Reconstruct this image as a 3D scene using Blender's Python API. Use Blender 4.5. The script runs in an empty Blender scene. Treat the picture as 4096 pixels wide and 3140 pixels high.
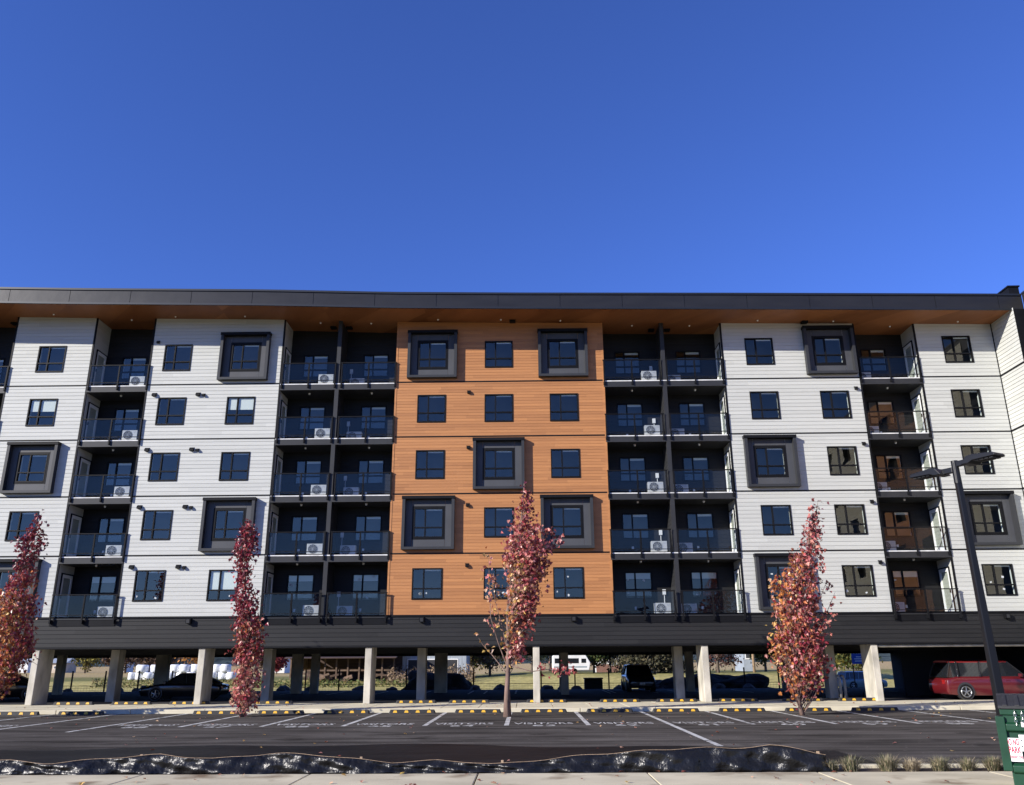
import bpy, math, random
from mathutils import Vector, Matrix
import numpy as np
R_ = random.Random(7)
sc = bpy.context.scene
COL = sc.collection
rad = math.radians

# ------------------------------------------------------------------ camera
F, DIST, CAMZ = 3337.0, 39.7727, 1.75
RT = Vector((0.99985224, 0.01627791, -0.00552471))
UP = Vector((0.01026048, -0.30727826, 0.95156439))
FW = Vector((-0.01379186, 0.95148048, 0.30739987))
CAM = Vector((0, -DIST, CAMZ))
cd = bpy.data.cameras.new('camera')
cam = bpy.data.objects.new('camera', cd); COL.objects.link(cam)
BK = -FW
cam.matrix_world = Matrix(((RT.x, UP.x, BK.x, CAM.x), (RT.y, UP.y, BK.y, CAM.y), (RT.z, UP.z, BK.z, CAM.z), (0, 0, 0, 1)))
cd.sensor_width = 36; cd.lens = F / 4096 * 36; cd.clip_end = 6000; cd.clip_start = 0.1
sc.camera = cam

def ray(u, v): return FW + RT * ((u - 2048) / F) - UP * ((v - 1570) / F)
def W(u, v, y=0.0):
    d = ray(u, v); t = (DIST + y) / d.y
    return Vector((d.x * t, y, CAMZ + d.z * t))

# ------------------------------------------------------------------ materials
def mat(name, col, rough=0.7, metal=0.0, spec=0.5, noise=None, bump=None, coat=0.0):
    """noise=(scale xyz, amount, detail); bump=(scale, strength, dist)"""
    m = bpy.data.materials.new(name); m.use_nodes = True
    nt = m.node_tree; b = nt.nodes['Principled BSDF']
    b.inputs['Base Color'].default_value = (*col, 1)
    b.inputs['Roughness'].default_value = rough
    b.inputs['Metallic'].default_value = metal
    b.inputs['Specular IOR Level'].default_value = spec
    b.inputs['Coat Weight'].default_value = coat
    if noise or bump:
        g = nt.nodes.new('ShaderNodeNewGeometry')
    if noise:
        s, amt, det = noise
        mp = nt.nodes.new('ShaderNodeVectorMath'); mp.operation = 'MULTIPLY'
        mp.inputs[1].default_value = s if isinstance(s, tuple) else (s, s, s)
        nt.links.new(g.outputs['Position'], mp.inputs[0])
        n = nt.nodes.new('ShaderNodeTexNoise'); n.inputs['Scale'].default_value = 1; n.inputs['Detail'].default_value = det
        nt.links.new(mp.outputs[0], n.inputs['Vector'])
        r = nt.nodes.new('ShaderNodeMapRange')
        r.inputs['From Min'].default_value = 0.3; r.inputs['From Max'].default_value = 0.7
        r.inputs['To Min'].default_value = 1 - amt; r.inputs['To Max'].default_value = 1 + amt
        nt.links.new(n.outputs['Fac'], r.inputs['Value'])
        mx = nt.nodes.new('ShaderNodeVectorMath'); mx.operation = 'MULTIPLY'
        mx.inputs[0].default_value = col
        nt.links.new(r.outputs[0], mx.inputs[1])
        nt.links.new(mx.outputs[0], b.inputs['Base Color'])
    if bump:
        s, st, dist = bump
        n2 = nt.nodes.new('ShaderNodeTexNoise'); n2.inputs['Detail'].default_value = 4
        n2.inputs['Scale'].default_value = s
        nt.links.new(g.outputs['Position'], n2.inputs['Vector'])
        bp = nt.nodes.new('ShaderNodeBump'); bp.inputs['Strength'].default_value = st; bp.inputs['Distance'].default_value = dist
        nt.links.new(n2.outputs['Fac'], bp.inputs['Height'])
        nt.links.new(bp.outputs[0], b.inputs['Normal'])
    return m

def board_mat(name, c1, c2, h, z0, length, grain, rough, bump=0.15, axis=0):
    """horizontal boards: every board has a tone of its own, with butt joints and grain along it"""
    m = bpy.data.materials.new(name); m.use_nodes = True
    nt = m.node_tree; b = nt.nodes['Principled BSDF']; N = nt.nodes.new; L = nt.links.new
    b.inputs['Roughness'].default_value = rough
    b.inputs['Specular IOR Level'].default_value = 0.3
    g = N('ShaderNodeNewGeometry'); sp = N('ShaderNodeSeparateXYZ'); L(g.outputs['Position'], sp.inputs[0])
    def mth(op, a, bb=None):
        x = N('ShaderNodeMath'); x.operation = op
        for i, q in enumerate((a, bb)):
            if q is None: continue
            if isinstance(q, (int, float)): x.inputs[i].default_value = q
            else: L(q, x.inputs[i])
        return x.outputs[0]
    along = mth('ADD', sp.outputs[0], mth('MULTIPLY', sp.outputs[1], 0.93)) if axis == 0 else sp.outputs[axis]
    across = sp.outputs[2] if axis == 0 else sp.outputs[1]
    row = mth('FLOOR', mth('DIVIDE', mth('SUBTRACT', across, z0), h))
    wn = N('ShaderNodeTexWhiteNoise'); wn.noise_dimensions = '1D'; L(row, wn.inputs['W'])
    ix = mth('FLOOR', mth('DIVIDE', mth('ADD', along, mth('MULTIPLY', wn.outputs[0], length)), length))
    cb = N('ShaderNodeCombineXYZ'); L(ix, cb.inputs[0]); L(row, cb.inputs[1])
    w2 = N('ShaderNodeTexWhiteNoise'); w2.noise_dimensions = '2D'; L(cb.outputs[0], w2.inputs['Vector'])
    cg = N('ShaderNodeCombineXYZ')
    L(mth('MULTIPLY', along, grain[0]), cg.inputs[0]); L(mth('MULTIPLY', across, grain[1]), cg.inputs[1]); L(mth('MULTIPLY', w2.outputs[0], 9.0), cg.inputs[2])
    n = N('ShaderNodeTexNoise'); n.inputs['Scale'].default_value = 1; n.inputs['Detail'].default_value = 5; L(cg.outputs[0], n.inputs['Vector'])
    f = mth('ADD', mth('MULTIPLY', w2.outputs[0], 0.5), mth('MULTIPLY', n.outputs['Fac'], 0.75))
    f = mth('SUBTRACT', f, 0.12)
    mx = N('ShaderNodeMix'); mx.data_type = 'RGBA'
    mx.inputs[6].default_value = (*c1, 1); mx.inputs[7].default_value = (*c2, 1)
    L(f, mx.inputs[0]); L(mx.outputs[2], b.inputs['Base Color'])
    bp = N('ShaderNodeBump'); bp.inputs['Strength'].default_value = bump; bp.inputs['Distance'].default_value = 0.01
    L(n.outputs['Fac'], bp.inputs['Height']); L(bp.outputs[0], b.inputs['Normal'])
    return m

def glass_mat(name, tint, ior, boost, rough=0.01, wav=0.04):
    m = bpy.data.materials.new(name); m.use_nodes = True
    nt = m.node_tree; N = nt.nodes.new; L = nt.links.new
    nt.nodes.remove(nt.nodes['Principled BSDF']); out = nt.nodes['Material Output']
    t = N('ShaderNodeBsdfTransparent'); t.inputs[0].default_value = (*tint, 1)
    gl = N('ShaderNodeBsdfGlossy'); gl.inputs['Roughness'].default_value = rough; gl.inputs[0].default_value = (1.0, 0.93, 0.74, 1)
    g = N('ShaderNodeNewGeometry')
    def mth(op, a, bb):
        x = N('ShaderNodeMath'); x.operation = op; x.use_clamp = op != 'ABSOLUTE'
        for i_, q in enumerate((a, bb)):
            if isinstance(q, (int, float)): x.inputs[i_].default_value = q
            elif q is not None: L(q, x.inputs[i_])
        return x.outputs[0]
    dt = N('ShaderNodeVectorMath'); dt.operation = 'DOT_PRODUCT'; L(g.outputs['Normal'], dt.inputs[0]); L(g.outputs['Incoming'], dt.inputs[1])
    f0 = boost * ((ior - 1) / (ior + 1)) ** 2
    sch = mth('MULTIPLY', mth('POWER', mth('SUBTRACT', 1.0, mth('ABSOLUTE', dt.outputs['Value'], None)), 5.0), 1 - f0)
    mu_ = mth('ADD', sch, f0)
    n = N('ShaderNodeTexNoise'); n.inputs['Scale'].default_value = 1.6; n.inputs['Detail'].default_value = 1
    L(g.outputs['Position'], n.inputs['Vector'])
    bp = N('ShaderNodeBump'); bp.inputs['Strength'].default_value = wav; bp.inputs['Distance'].default_value = 0.1
    L(n.outputs['Fac'], bp.inputs['Height']); L(bp.outputs[0], gl.inputs['Normal'])
    mx = N('ShaderNodeMixShader'); L(mu_, mx.inputs[0]); L(t.outputs[0], mx.inputs[1]); L(gl.outputs[0], mx.inputs[2])
    L(mx.outputs[0], out.inputs[0])
    return m

def leaf_mat(name, trans=0.25, rough=0.42, spec=0.5):
    m = bpy.data.materials.new(name); m.use_nodes = True
    nt = m.node_tree; N = nt.nodes.new; L = nt.links.new
    b = nt.nodes['Principled BSDF']; b.inputs['Roughness'].default_value = rough; b.inputs['Specular IOR Level'].default_value = spec
    a = N('ShaderNodeAttribute'); a.attribute_name = 'tone'
    L(a.outputs['Color'], b.inputs['Base Color'])
    tr = N('ShaderNodeBsdfTranslucent'); L(a.outputs['Color'], tr.inputs[0])
    mx = N('ShaderNodeMixShader'); mx.inputs[0].default_value = trans
    L(b.outputs[0], mx.inputs[1]); L(tr.outputs[0], mx.inputs[2]); L(mx.outputs[0], nt.nodes['Material Output'].inputs[0])
    return m

ZB = 3.82; FH = 2.85                       # first floor level, storey height
M = {}
M['white'] = board_mat('white_siding', (0.43, 0.436, 0.40), (0.53, 0.536, 0.492), FH / 15, ZB, 3.6, (1.6, 26), 0.6, 0.25)
M['wood'] = board_mat('cedar_siding', (0.30, 0.130, 0.050), (0.495, 0.226, 0.084), FH / 19, ZB, 2.6, (1.3, 34), 0.5, 0.12)
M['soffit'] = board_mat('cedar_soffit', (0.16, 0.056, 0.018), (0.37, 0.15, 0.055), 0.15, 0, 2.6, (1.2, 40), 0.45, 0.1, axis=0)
M['blackboard'] = board_mat('charcoal_siding', (0.011, 0.011, 0.0112), (0.022, 0.022, 0.0222), 0.19, 2.49, 3.6, (1.6, 26), 0.6, 0.15)
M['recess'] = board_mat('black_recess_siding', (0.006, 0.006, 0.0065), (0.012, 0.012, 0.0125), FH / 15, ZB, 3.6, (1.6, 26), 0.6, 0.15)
M['black'] = mat('black_metal', (0.008, 0.0083, 0.0095), 0.5, 0.0, 0.12, noise=(1.5, 0.15, 3))
M['charcoal'] = mat('charcoal_panel', (0.028, 0.0285, 0.03), 0.5, 0.0, 0.3, noise=(1.2, 0.12, 4))
M['greypanel'] = mat('grey_panel', (0.062, 0.064, 0.068), 0.5, 0.0, 0.3, noise=(1.2, 0.1, 4))
M['bayframe'] = mat('bay_frame_grey', (0.030, 0.0315, 0.034), 0.5, 0.0, 0.3, noise=(1.2, 0.1, 4))
M['fascia'] = mat('fascia_metal', (0.018, 0.0178, 0.0185), 0.38, 0.0, 0.33, noise=((0.6, 2, 2.5), 0.15, 4), bump=(1.1, 0.12, 0.06))
M['capmetal'] = mat('cap_metal', (0.02, 0.022, 0.025), 0.4, 0.3)
M['glass'] = glass_mat('window_glass', (0.80, 0.84, 0.82), 1.55, 2.0, 0.01, 0.016)
M['railglass'] = glass_mat('balcony_glass', (0.88, 0.90, 0.92), 1.45, 0.7, 0.015, 0.02)
M['blind'] = mat('white_blind', (0.72, 0.74, 0.72), 0.8)
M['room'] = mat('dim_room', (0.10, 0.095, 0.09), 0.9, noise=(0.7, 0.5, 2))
M['doorwhite'] = mat('white_door', (0.72, 0.73, 0.71), 0.5)
M['membrane'] = mat('slab_edge_white', (0.62, 0.62, 0.60), 0.6, noise=(3, 0.2, 3))
M['concrete'] = mat('cast_concrete', (0.46, 0.43, 0.355), 0.85, noise=((1.6, 1.6, 0.9), 0.34, 7), bump=(14, 0.15, 0.02))
M['ac'] = mat('ac_casing', (0.52, 0.52, 0.49), 0.45, noise=(5, 0.05, 3))
M['acdark'] = mat('ac_grille_dark', (0.03, 0.03, 0.032), 0.5)
M['grille'] = mat('ac_grille_ring', (0.45, 0.46, 0.46), 0.5)
M['plastic'] = mat('pale_plastic', (0.62, 0.64, 0.64), 0.5)
M['lamp'] = mat('lamp_lens', (0.8, 0.8, 0.78), 0.3)
M['paper'] = mat('sticker_paper', (0.5, 0.53, 0.52), 0.8)
M['ceiling'] = mat('garage_ceiling', (0.03, 0.03, 0.032), 0.9)

# ------------------------------------------------------------------ mesh helpers
class MB:
    def __init__(s): s.v = []; s.f = []; s.mi = []; s.cur = 0
    def q(s, *p):
        n = len(s.v); s.v += [tuple(x) for x in p]; s.f.append(tuple(range(n, n + len(p)))); s.mi.append(s.cur); return s
    def box(s, x0, x1, y0, y1, z0, z1):
        n = len(s.v)
        s.v += [(x0, y0, z0), (x1, y0, z0), (x1, y1, z0), (x0, y1, z0), (x0, y0, z1), (x1, y0, z1), (x1, y1, z1), (x0, y1, z1)]
        for f in ((0, 3, 2, 1), (4, 5, 6, 7), (0, 1, 5, 4), (1, 2, 6, 5), (2, 3, 7, 6), (3, 0, 4, 7)):
            s.f.append(tuple(n + i for i in f)); s.mi.append(s.cur)
        return s
    def tube(s, pts, radii, n=8, cap=True):
        rings = []
        pts = [Vector(p) for p in pts]
        if isinstance(radii, (int, float)): radii = [radii] * len(pts)
        for i, p in enumerate(pts):
            d = (pts[min(i + 1, len(pts) - 1)] - pts[max(i - 1, 0)]).normalized()
            a = d.cross(Vector((0, 0, 1)) if abs(d.z) < 0.9 else Vector((1, 0, 0))).normalized(); b = d.cross(a)
            k = len(s.v)
            for j in range(n):
                t = 2 * math.pi * j / n
                s.v.append(tuple(p + (a * math.cos(t) + b * math.sin(t)) * radii[i]))
            rings.append(k)
        for i in range(len(rings) - 1):
            for j in range(n):
                s.f.append((rings[i] + j, rings[i] + (j + 1) % n, rings[i + 1] + (j + 1) % n, rings[i + 1] + j)); s.mi.append(s.cur)
        if cap:
            s.f.append(tuple(rings[0] + j for j in range(n))[::-1]); s.mi.append(s.cur)
            s.f.append(tuple(rings[-1] + j for j in range(n))); s.mi.append(s.cur)
        return s
    def prism(s, prof, axis, a, b):
        """extrude a closed 2-D profile along axis 0 (profile y,z), 1 (x,z) or 2 (x,y)"""
        def P(t, p): return (t, p[0], p[1]) if axis == 0 else ((p[0], t, p[1]) if axis == 1 else (p[0], p[1], t))
        n = len(s.v); k = len(prof)
        s.v += [P(a, p) for p in prof] + [P(b, p) for p in prof]
        s.f.append(tuple(range(n, n + k))[::-1]); s.mi.append(s.cur)
        s.f.append(tuple(range(n + k, n + 2 * k))); s.mi.append(s.cur)
        for i in range(k):
            j = (i + 1) % k
            s.f.append((n + i, n + j, n + k + j, n + k + i)); s.mi.append(s.cur)
        return s
    def build(s, name, m, parent=None, smooth=False, bevel=0, fix=False):
        me = bpy.data.meshes.new(name); me.from_pydata(s.v, [], s.f)
        for x in (m if isinstance(m, (list, tuple)) else [m]): me.materials.append(x)
        if max(s.mi, default=0): me.polygons.foreach_set('material_index', s.mi)
        if smooth: me.polygons.foreach_set('use_smooth', [True] * len(s.f))
        if fix:
            import bmesh
            bm = bmesh.new(); bm.from_mesh(me); bmesh.ops.recalc_face_normals(bm, faces=bm.faces); bm.to_mesh(me); bm.free()
        o = bpy.data.objects.new(name, me); COL.objects.link(o)
        if parent: o.parent = parent
        if bevel:
            bv = o.modifiers.new('bevel', 'BEVEL'); bv.width = bevel; bv.segments = 2; bv.limit_method = 'ANGLE'
        return o

def tag(o, label=None, cat=None, group=None, kind=None):
    if label: o['label'] = label
    if cat: o['category'] = cat
    if group: o['group'] = group
    if kind: o['kind'] = kind
    return o
def empty(name, loc, label=None, cat=None, group=None, rz=0.0):
    o = bpy.data.objects.new(name, None); COL.objects.link(o); o.location = loc; o.rotation_euler.z = rz
    o.empty_display_size = 0.2
    return tag(o, label, cat, group)
def dup(root, loc, rz=None, label=None):
    r = root.copy(); COL.objects.link(r); r.location = loc
    if rz is not None: r.rotation_euler.z = rz
    if label: r['label'] = label
    for ch in list(root.children):
        c = ch.copy(); COL.objects.link(c); c.parent = r
        for g in list(ch.children):
            d = g.copy(); COL.objects.link(d); d.parent = c
    return r
def text_into(mb, txt, size, M4, sx=1.0, bold=0.0):
    cu = bpy.data.curves.new('t', 'FONT'); cu.body = txt; cu.size = size; cu.align_x = 'CENTER'; cu.offset = bold; cu.resolution_u = 2
    o = bpy.data.objects.new('t', cu); COL.objects.link(o)
    dg = bpy.context.evaluated_depsgraph_get()
    me = bpy.data.meshes.new_from_object(o.evaluated_get(dg))
    for p in me.polygons:
        mb.q(*[M4 @ Vector((me.vertices[i].co.x * sx, me.vertices[i].co.y, 0)) for i in p.vertices])
    bpy.data.objects.remove(o); bpy.data.curves.remove(cu); bpy.data.meshes.remove(me)

# ------------------------------------------------------------------ siding wall with real board gaps and openings
def siding(mb, x0, x1, z0, z1, holes, h, zref, gap=0.024, gd=0.022, y=0.0, tr=None):
    tr = tr or (lambda x, yy, z: (x, yy, z))
    zs = {z0, z1}
    k = math.floor((z0 - zref) / h)
    while zref + k * h < z1:
        for z in (zref + k * h, zref + k * h + gap):
            if z0 < z < z1: zs.add(z)
        k += 1
    for a in holes:
        for z in (a[2], a[3]):
            if z0 < z < z1: zs.add(z)
    zs = sorted(zs)
    for za, zb in zip(zs, zs[1:]):
        if zb - za < 1e-4: continue
        zm = (za + zb) / 2
        fr = (zm - zref) / h; fr -= math.floor(fr)
        groove = fr * h < gap
        yy = y + gd if groove else y
        xs = [(x0, x1)]
        for a in holes:
            if a[2] < zm < a[3]:
                nx = []
                for p, q in xs:
                    if a[1] <= p or a[0] >= q: nx.append((p, q)); continue
                    if a[0] > p: nx.append((p, a[0]))
                    if a[1] < q: nx.append((a[1], q))
                xs = nx
        for p, q in xs:
            mb.q(tr(p, yy, za), tr(q, yy, za), tr(q, yy, zb), tr(p, yy, zb))
            if groove:
                mb.q(tr(p, y, za), tr(q, y, za), tr(q, yy, za), tr(p, yy, za))
                mb.q(tr(p, yy, zb), tr(q, yy, zb), tr(q, y, zb), tr(p, y, zb))

def soffit_z(x):
    pts = [(-40, 15.62), (-26.3, 15.19), (-22, 15.07), (-12.8, 14.88), (-6.5, 14.66), (0, 14.54), (10, 14.40), (19.9, 14.24), (23.9, 14.17), (30, 14.08)]
    for a, b in zip(pts, pts[1:]):
        if x <= b[0]: return ZB + a[1] + (b[1] - a[1]) * (x - a[0]) / (b[0] - a[0])
    return ZB + pts[-1][1]

# ------------------------------------------------------------------ the building
B = empty('apartment_building', (0, 0, 0), 'five storey apartment block in white siding with a cedar centre bay, raised on concrete columns', 'building')
LX = [-22.11, -19.04, -12.287, -6.42, 4.025, 10.11, 16.86, 19.914, 23.842]
X0L = -26.26
ZT = soffit_z(0)
def fz(k): return ZB + FH * k
WW, WH, WZ = 1.42, 1.44, 0.71
# window columns: block -> x of left edge; 'b' = bay box
blocks = {
 'w0': (X0L, LX[0], 'white', [(-24.90, {2})]),
 'w1': (LX[1], LX[2], 'white', [(-18.38, set()), (-14.90, {4, 1})]),
 'wood': (LX[3], LX[4], 'wood', [(-5.31, {4, 1}), (-1.95, {2}), (1.30, {4, 1})]),
 'w2': (LX[5], LX[6], 'white', [(11.26, {2, 0}), (14.75, {4})]),
 'w3': (LX[7], LX[8], 'white', [(21.22, {1})]),
}
blocks['w0'][3][0][1].add(0)
HALF_BLIND = {('w0', 3, 0): 0.42, ('w1', 3, 1): 0.42, ('w1', 0, 1): 0.64}
STICK = {('wood', 0), ('w3', 0), ('w2', 0), ('w1', 0)}

def window(x, z, y, w, h, parent, blind=0.1, stick=False, seed=0):
    rr = random.Random(seed)
    f = 0.055; mx = x + w * 0.385; mz = z + h * 0.345
    mb = MB()
    mb.box(x, x + f, y - 0.03, y + 0.10, z, z + h).box(x + w - f, x + w, y - 0.03, y + 0.10, z, z + h)
    mb.box(x + f, x + w - f, y - 0.03, y + 0.10, z + h - f, z + h).box(x + f, x + w - f, y - 0.036, y + 0.10, z, z + f * 1.3)
    mb.box(mx - 0.03, mx + 0.03, y - 0.018, y + 0.09, z + f * 1.3, z + h - f)
    mb.box(x + f, mx - 0.03, y - 0.016, y + 0.088, mz - 0.03, mz + 0.03).box(mx + 0.03, x + w - f, y - 0.016, y + 0.088, mz - 0.03, mz + 0.03)
    wo = mb.build('window', M['black'], parent)
    g = MB()
    for a, b in ((x + f, mx - 0.03), (mx + 0.03, x + w - f)):
        for c, d in ((z + f * 1.3, mz - 0.03), (mz + 0.03, z + h - f)):
            g.q((a, y + 0.045, c), (b, y + 0.045, c), (b, y + 0.045, d), (a, y + 0.045, d))
    g.build('pane', M['glass'], wo)
    bl = MB(); hz = h * blind
    bl.box(mx + 0.04, x + w - f - 0.03, y + 0.065, y + 0.075, z + h - f - hz, z + h - f)
    if blind > 0.2: bl.box(x + f + 0.03, mx - 0.04, y + 0.065, y + 0.075, z + h - f - hz, z + h - f)
    bl.build('blind', M['blind'], wo)
    # reveal behind the frame: pale lining of the opening
    rv = MB()
    rv.q((x + 0.01, y + 0.1, z), (x + 0.01, y + 0.28, z), (x + 0.01, y + 0.28, z + h), (x + 0.01, y + 0.1, z + h))
    rv.q((x + w - 0.01, y + 0.1, z), (x + w - 0.01, y + 0.28, z), (x + w - 0.01, y + 0.28, z + h), (x + w - 0.01, y + 0.1, z + h))
    rv.q((x, y + 0.1, z + 0.01), (x + w, y + 0.1, z + 0.01), (x + w, y + 0.28, z + 0.01), (x, y + 0.28, z + 0.01))
    rv.build('reveal', M['blind'], wo)
    if stick:
        for _ in range(rr.randint(1, 3)):
            st = MB(); px = x + rr.choice((rr.uniform(.12, .42), rr.uniform(.65, 1.15))); pz = z + rr.choice((rr.uniform(.14, .33), rr.uniform(.6, 1.15)))
            a = rr.uniform(-0.6, 0.6); s1, s2 = rr.uniform(.045, .065), rr.uniform(.03, .05)
            c, s = math.cos(a), math.sin(a)
            st.q(*[(px + c * i * s1 - s * j * s2, y + 0.041, pz + s * i * s1 + c * j * s2) for i, j in ((-1, -1), (1, -1), (1, 1), (-1, 1))])
            st.build('sticker', M['paper'], wo)
    return wo

def bay(xc, z0, parent, seed, stick=False):
    x0, x1, z1 = xc - 1.25, xc + 1.25, z0 + 2.52
    p = -0.28; t = 0.14
    mb = MB()
    mb.box(x0, x0 + t, p, 0.02, z0 + 0.12, z1 - 0.12).box(x1 - t, x1, p, 0.02, z0 + 0.12, z1 - 0.12)
    mb.box(x0, x1, p - 0.004, 0.02, z0, z0 + 0.12)
    o = mb.build('bay_window', M['bayframe'], parent)
    cp = MB(); cp.box(x0 - 0.025, x1 + 0.025, p - 0.03, 0.02, z1 - 0.12, z1 + 0.02); cp.build('cap', M['black'], o)
    pn = MB(); wx0, wx1 = xc - WW / 2, xc + WW / 2; wz0 = z0 - 0.15 + WZ; wz1 = wz0 + WH
    sr = MB(); e_ = 0.075
    for a, b, c, d in ((wx0 - e_, wx0, wz0 - e_, wz1 + e_), (wx1, wx1 + e_, wz0 - e_, wz1 + e_), (wx0, wx1, wz0 - e_, wz0), (wx0, wx1, wz1, wz1 + e_)): sr.box(a, b, -0.02, 0.018, c, d)
    sr.build('surround', M['black'], o)
    yb = -0.012; s = e_ + 0.004; wz0 -= s; wz1 += s
    for a, b, c, d in ((x0 + t, wx0 - s, z0 + .12, z1 - .12), (wx1 + s, x1 - t, z0 + .12, z1 - .12), (wx0 - s + .012, wx1 + s - .012, z0 + .12, wz0), (wx0 - s + .012, wx1 + s - .012, wz1, z1 - .12)):
        pn.box(a, b, yb, yb + 0.03, c, d)
    pn.build('panel', M['greypanel'], o)
    return o

rooms = MB()
for bn, (xa, xb, mname, cols) in blocks.items():
    holes = []
    for ci, (wx, bays) in enumerate(cols):
        for k in range(5):
            if k in bays: holes.append((wx, wx + WW, fz(k) + WZ, fz(k) + WZ + WH))
            else: holes.append((wx, wx + WW, fz(k) + WZ, fz(k) + WZ + WH))
    mb = MB(); top = max(soffit_z(xa), soffit_z(xb)) + 0.06
    siding(mb, xa, xb, ZB, top, holes, FH / (19 if mname == 'wood' else 15), ZB, gap=0.013 if mname == 'wood' else 0.018, gd=0.011 if mname == 'wood' else 0.017)
    mb.build('wood_wall' if mname == 'wood' else 'white_wall', M[mname], B)
    for ci, (wx, bays) in enumerate(cols):
        for k in range(5):
            seed = hash((bn[-1], ci * 7 + k)) if False else ord(bn[-1]) * 100 + ci * 10 + k
            st = k == 0 and (bn, 0) in STICK
            yy = 0.0
            if k in bays:
                bay(wx + WW / 2, fz(k) + 0.15, B, seed); yy = 0.0
            window(wx, fz(k) + WZ, yy, WW, WH, B, HALF_BLIND.get((bn, k, ci), (0.05, 0.075, 0.11, 0.075, 0.14)[(seed * 7 + k * 3) % 5]), st, seed)
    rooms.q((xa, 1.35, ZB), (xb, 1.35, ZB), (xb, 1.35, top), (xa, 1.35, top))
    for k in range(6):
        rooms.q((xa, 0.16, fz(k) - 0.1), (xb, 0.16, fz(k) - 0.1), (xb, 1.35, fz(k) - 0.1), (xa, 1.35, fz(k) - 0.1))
    # corner trims and floor flashings
    tr = MB()
    for x in (xa, xb):
        tr.box(x - 0.05, x + 0.035, -0.012, 0.05, ZB, soffit_z(x) + 0.02) if mname == 'white' else None
    for k in range(1, 5):
        tr.box(xa + 0.05, xb - 0.05, -0.022, 0.02, fz(k) - 0.045, fz(k) + 0.012)
    tr.build('floor_trim', M['black'], B)
    if mname == 'wood':
        for x in (xa, xb):
            ct = MB(); ct.box(x - 0.04, x + 0.05, -0.015, 0.05, ZB, soffit_z(x) + 0.02); ct.build('corner_trim', M['wood'], B)
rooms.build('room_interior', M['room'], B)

# base band
BX0, BX1 = -40.0, 30.0
mb = MB(); siding(mb, BX0, BX1, 2.47, ZB - 0.0, [], 0.19, 2.49, gap=0.016, gd=0.02)
mb.build('base_wall', M['blackboard'], B)
mb = MB(); mb.box(BX0, BX1, -0.05, 0.02, ZB - 0.05, ZB + 0.03).box(BX0, BX1, -0.03, 0.25, 2.42, 2.475)
mb.build('base_trim', M['black'], B)

# roof: fascia panels, cap, soffit
YF = -1.93
sx = [-42 + 1.5 * i for i in range(45)] ; sx = [x for x in sx if x < 24.3] + [24.42]
seams = [-25.69 + 3.06 * k for k in range(-5, 17)]
xs = sorted(set(sx) | {s for s in seams if s < 24.3})
rf = MB(); so = MB(); cap = MB()
for a, b in zip(xs, xs[1:]):
    za, zb_ = soffit_z(a), soffit_z(b)
    so.q((a, YF + 0.03, za), (a, 19.5, za), (b, 19.5, zb_), (b, YF + 0.03, zb_))
    cap.q((a, YF - 0.05, za + 0.70), (b, YF - 0.05, zb_ + 0.70), (b, YF - 0.05, zb_ + 0.80), (a, YF - 0.05, za + 0.80))
    cap.q((a, YF - 0.05, za + 0.70), (b, YF - 0.05, zb_ + 0.70), (b, YF + 0.02, zb_ + 0.70), (a, YF + 0.02, za + 0.70))
    cap.q((a, YF - 0.05, za + 0.80), (b, YF - 0.05, zb_ + 0.80), (b, 19.6, zb_ + 0.80), (a, 19.6, za + 0.80))
    cap.q((a, 19.6, za), (b, 19.6, zb_), (b, 19.6, zb_ + 0.8), (a, 19.6, za + 0.8))
    cap.q((a, YF - 0.012, za - 0.05), (b, YF - 0.012, zb_ - 0.05), (b, YF - 0.012, zb_ + 0.05), (a, YF - 0.012, za + 0.05))
    cap.q((a, YF - 0.012, za - 0.05), (b, YF - 0.012, zb_ - 0.05), (b, YF + 0.06, zb_ - 0.05), (a, YF + 0.06, za - 0.05))
    cap.q((a, YF + 0.06, za - 0.05), (b, YF + 0.06, zb_ - 0.05), (b, YF + 0.06, zb_ + 0.01), (a, YF + 0.06, za + 0.01))
roof = cap.build('roof', M['capmetal'], B)
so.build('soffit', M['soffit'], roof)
ss = sorted([x for x in seams if -42 < x < 24.2] + [-42, 24.42])
for a, b in zip(ss, ss[1:]):
    a2, b2 = a + 0.012, b - 0.012
    rf.q((a2, YF, soffit_z(a2) + 0.05), (b2, YF, soffit_z(b2) + 0.05), (b2, YF, soffit_z(b2) + 0.70), (a2, YF, soffit_z(a2) + 0.70))
    rf.q((b2, YF + 0.025, soffit_z(b2) + 0.05), (b2 + 0.024, YF + 0.025, soffit_z(b2) + 0.05), (b2 + 0.024, YF + 0.025, soffit_z(b2) + 0.70), (b2, YF + 0.025, soffit_z(b2) + 0.70))
    rf.q((b2, YF, soffit_z(b2) + 0.05), (b2, YF + 0.025, soffit_z(b2) + 0.05), (b2, YF + 0.025, soffit_z(b2) + 0.7), (b2, YF, soffit_z(b2) + 0.7))
    rf.q((b2 + .024, YF, soffit_z(b2) + 0.05), (b2 + .024, YF + 0.025, soffit_z(b2) + 0.05), (b2 + .024, YF + 0.025, soffit_z(b2) + 0.7), (b2 + .024, YF, soffit_z(b2) + 0.7))
rf.build('fascia', M['fascia'], roof)
rb = MB(); rb.box(25.1, 25.62, 0.0, 3.2, 18.4, 20.05).box(25.05, 25.67, -0.05, 3.25, 20.05, 20.12)
rb.build('roof_upstand', M['black'], B)
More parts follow.
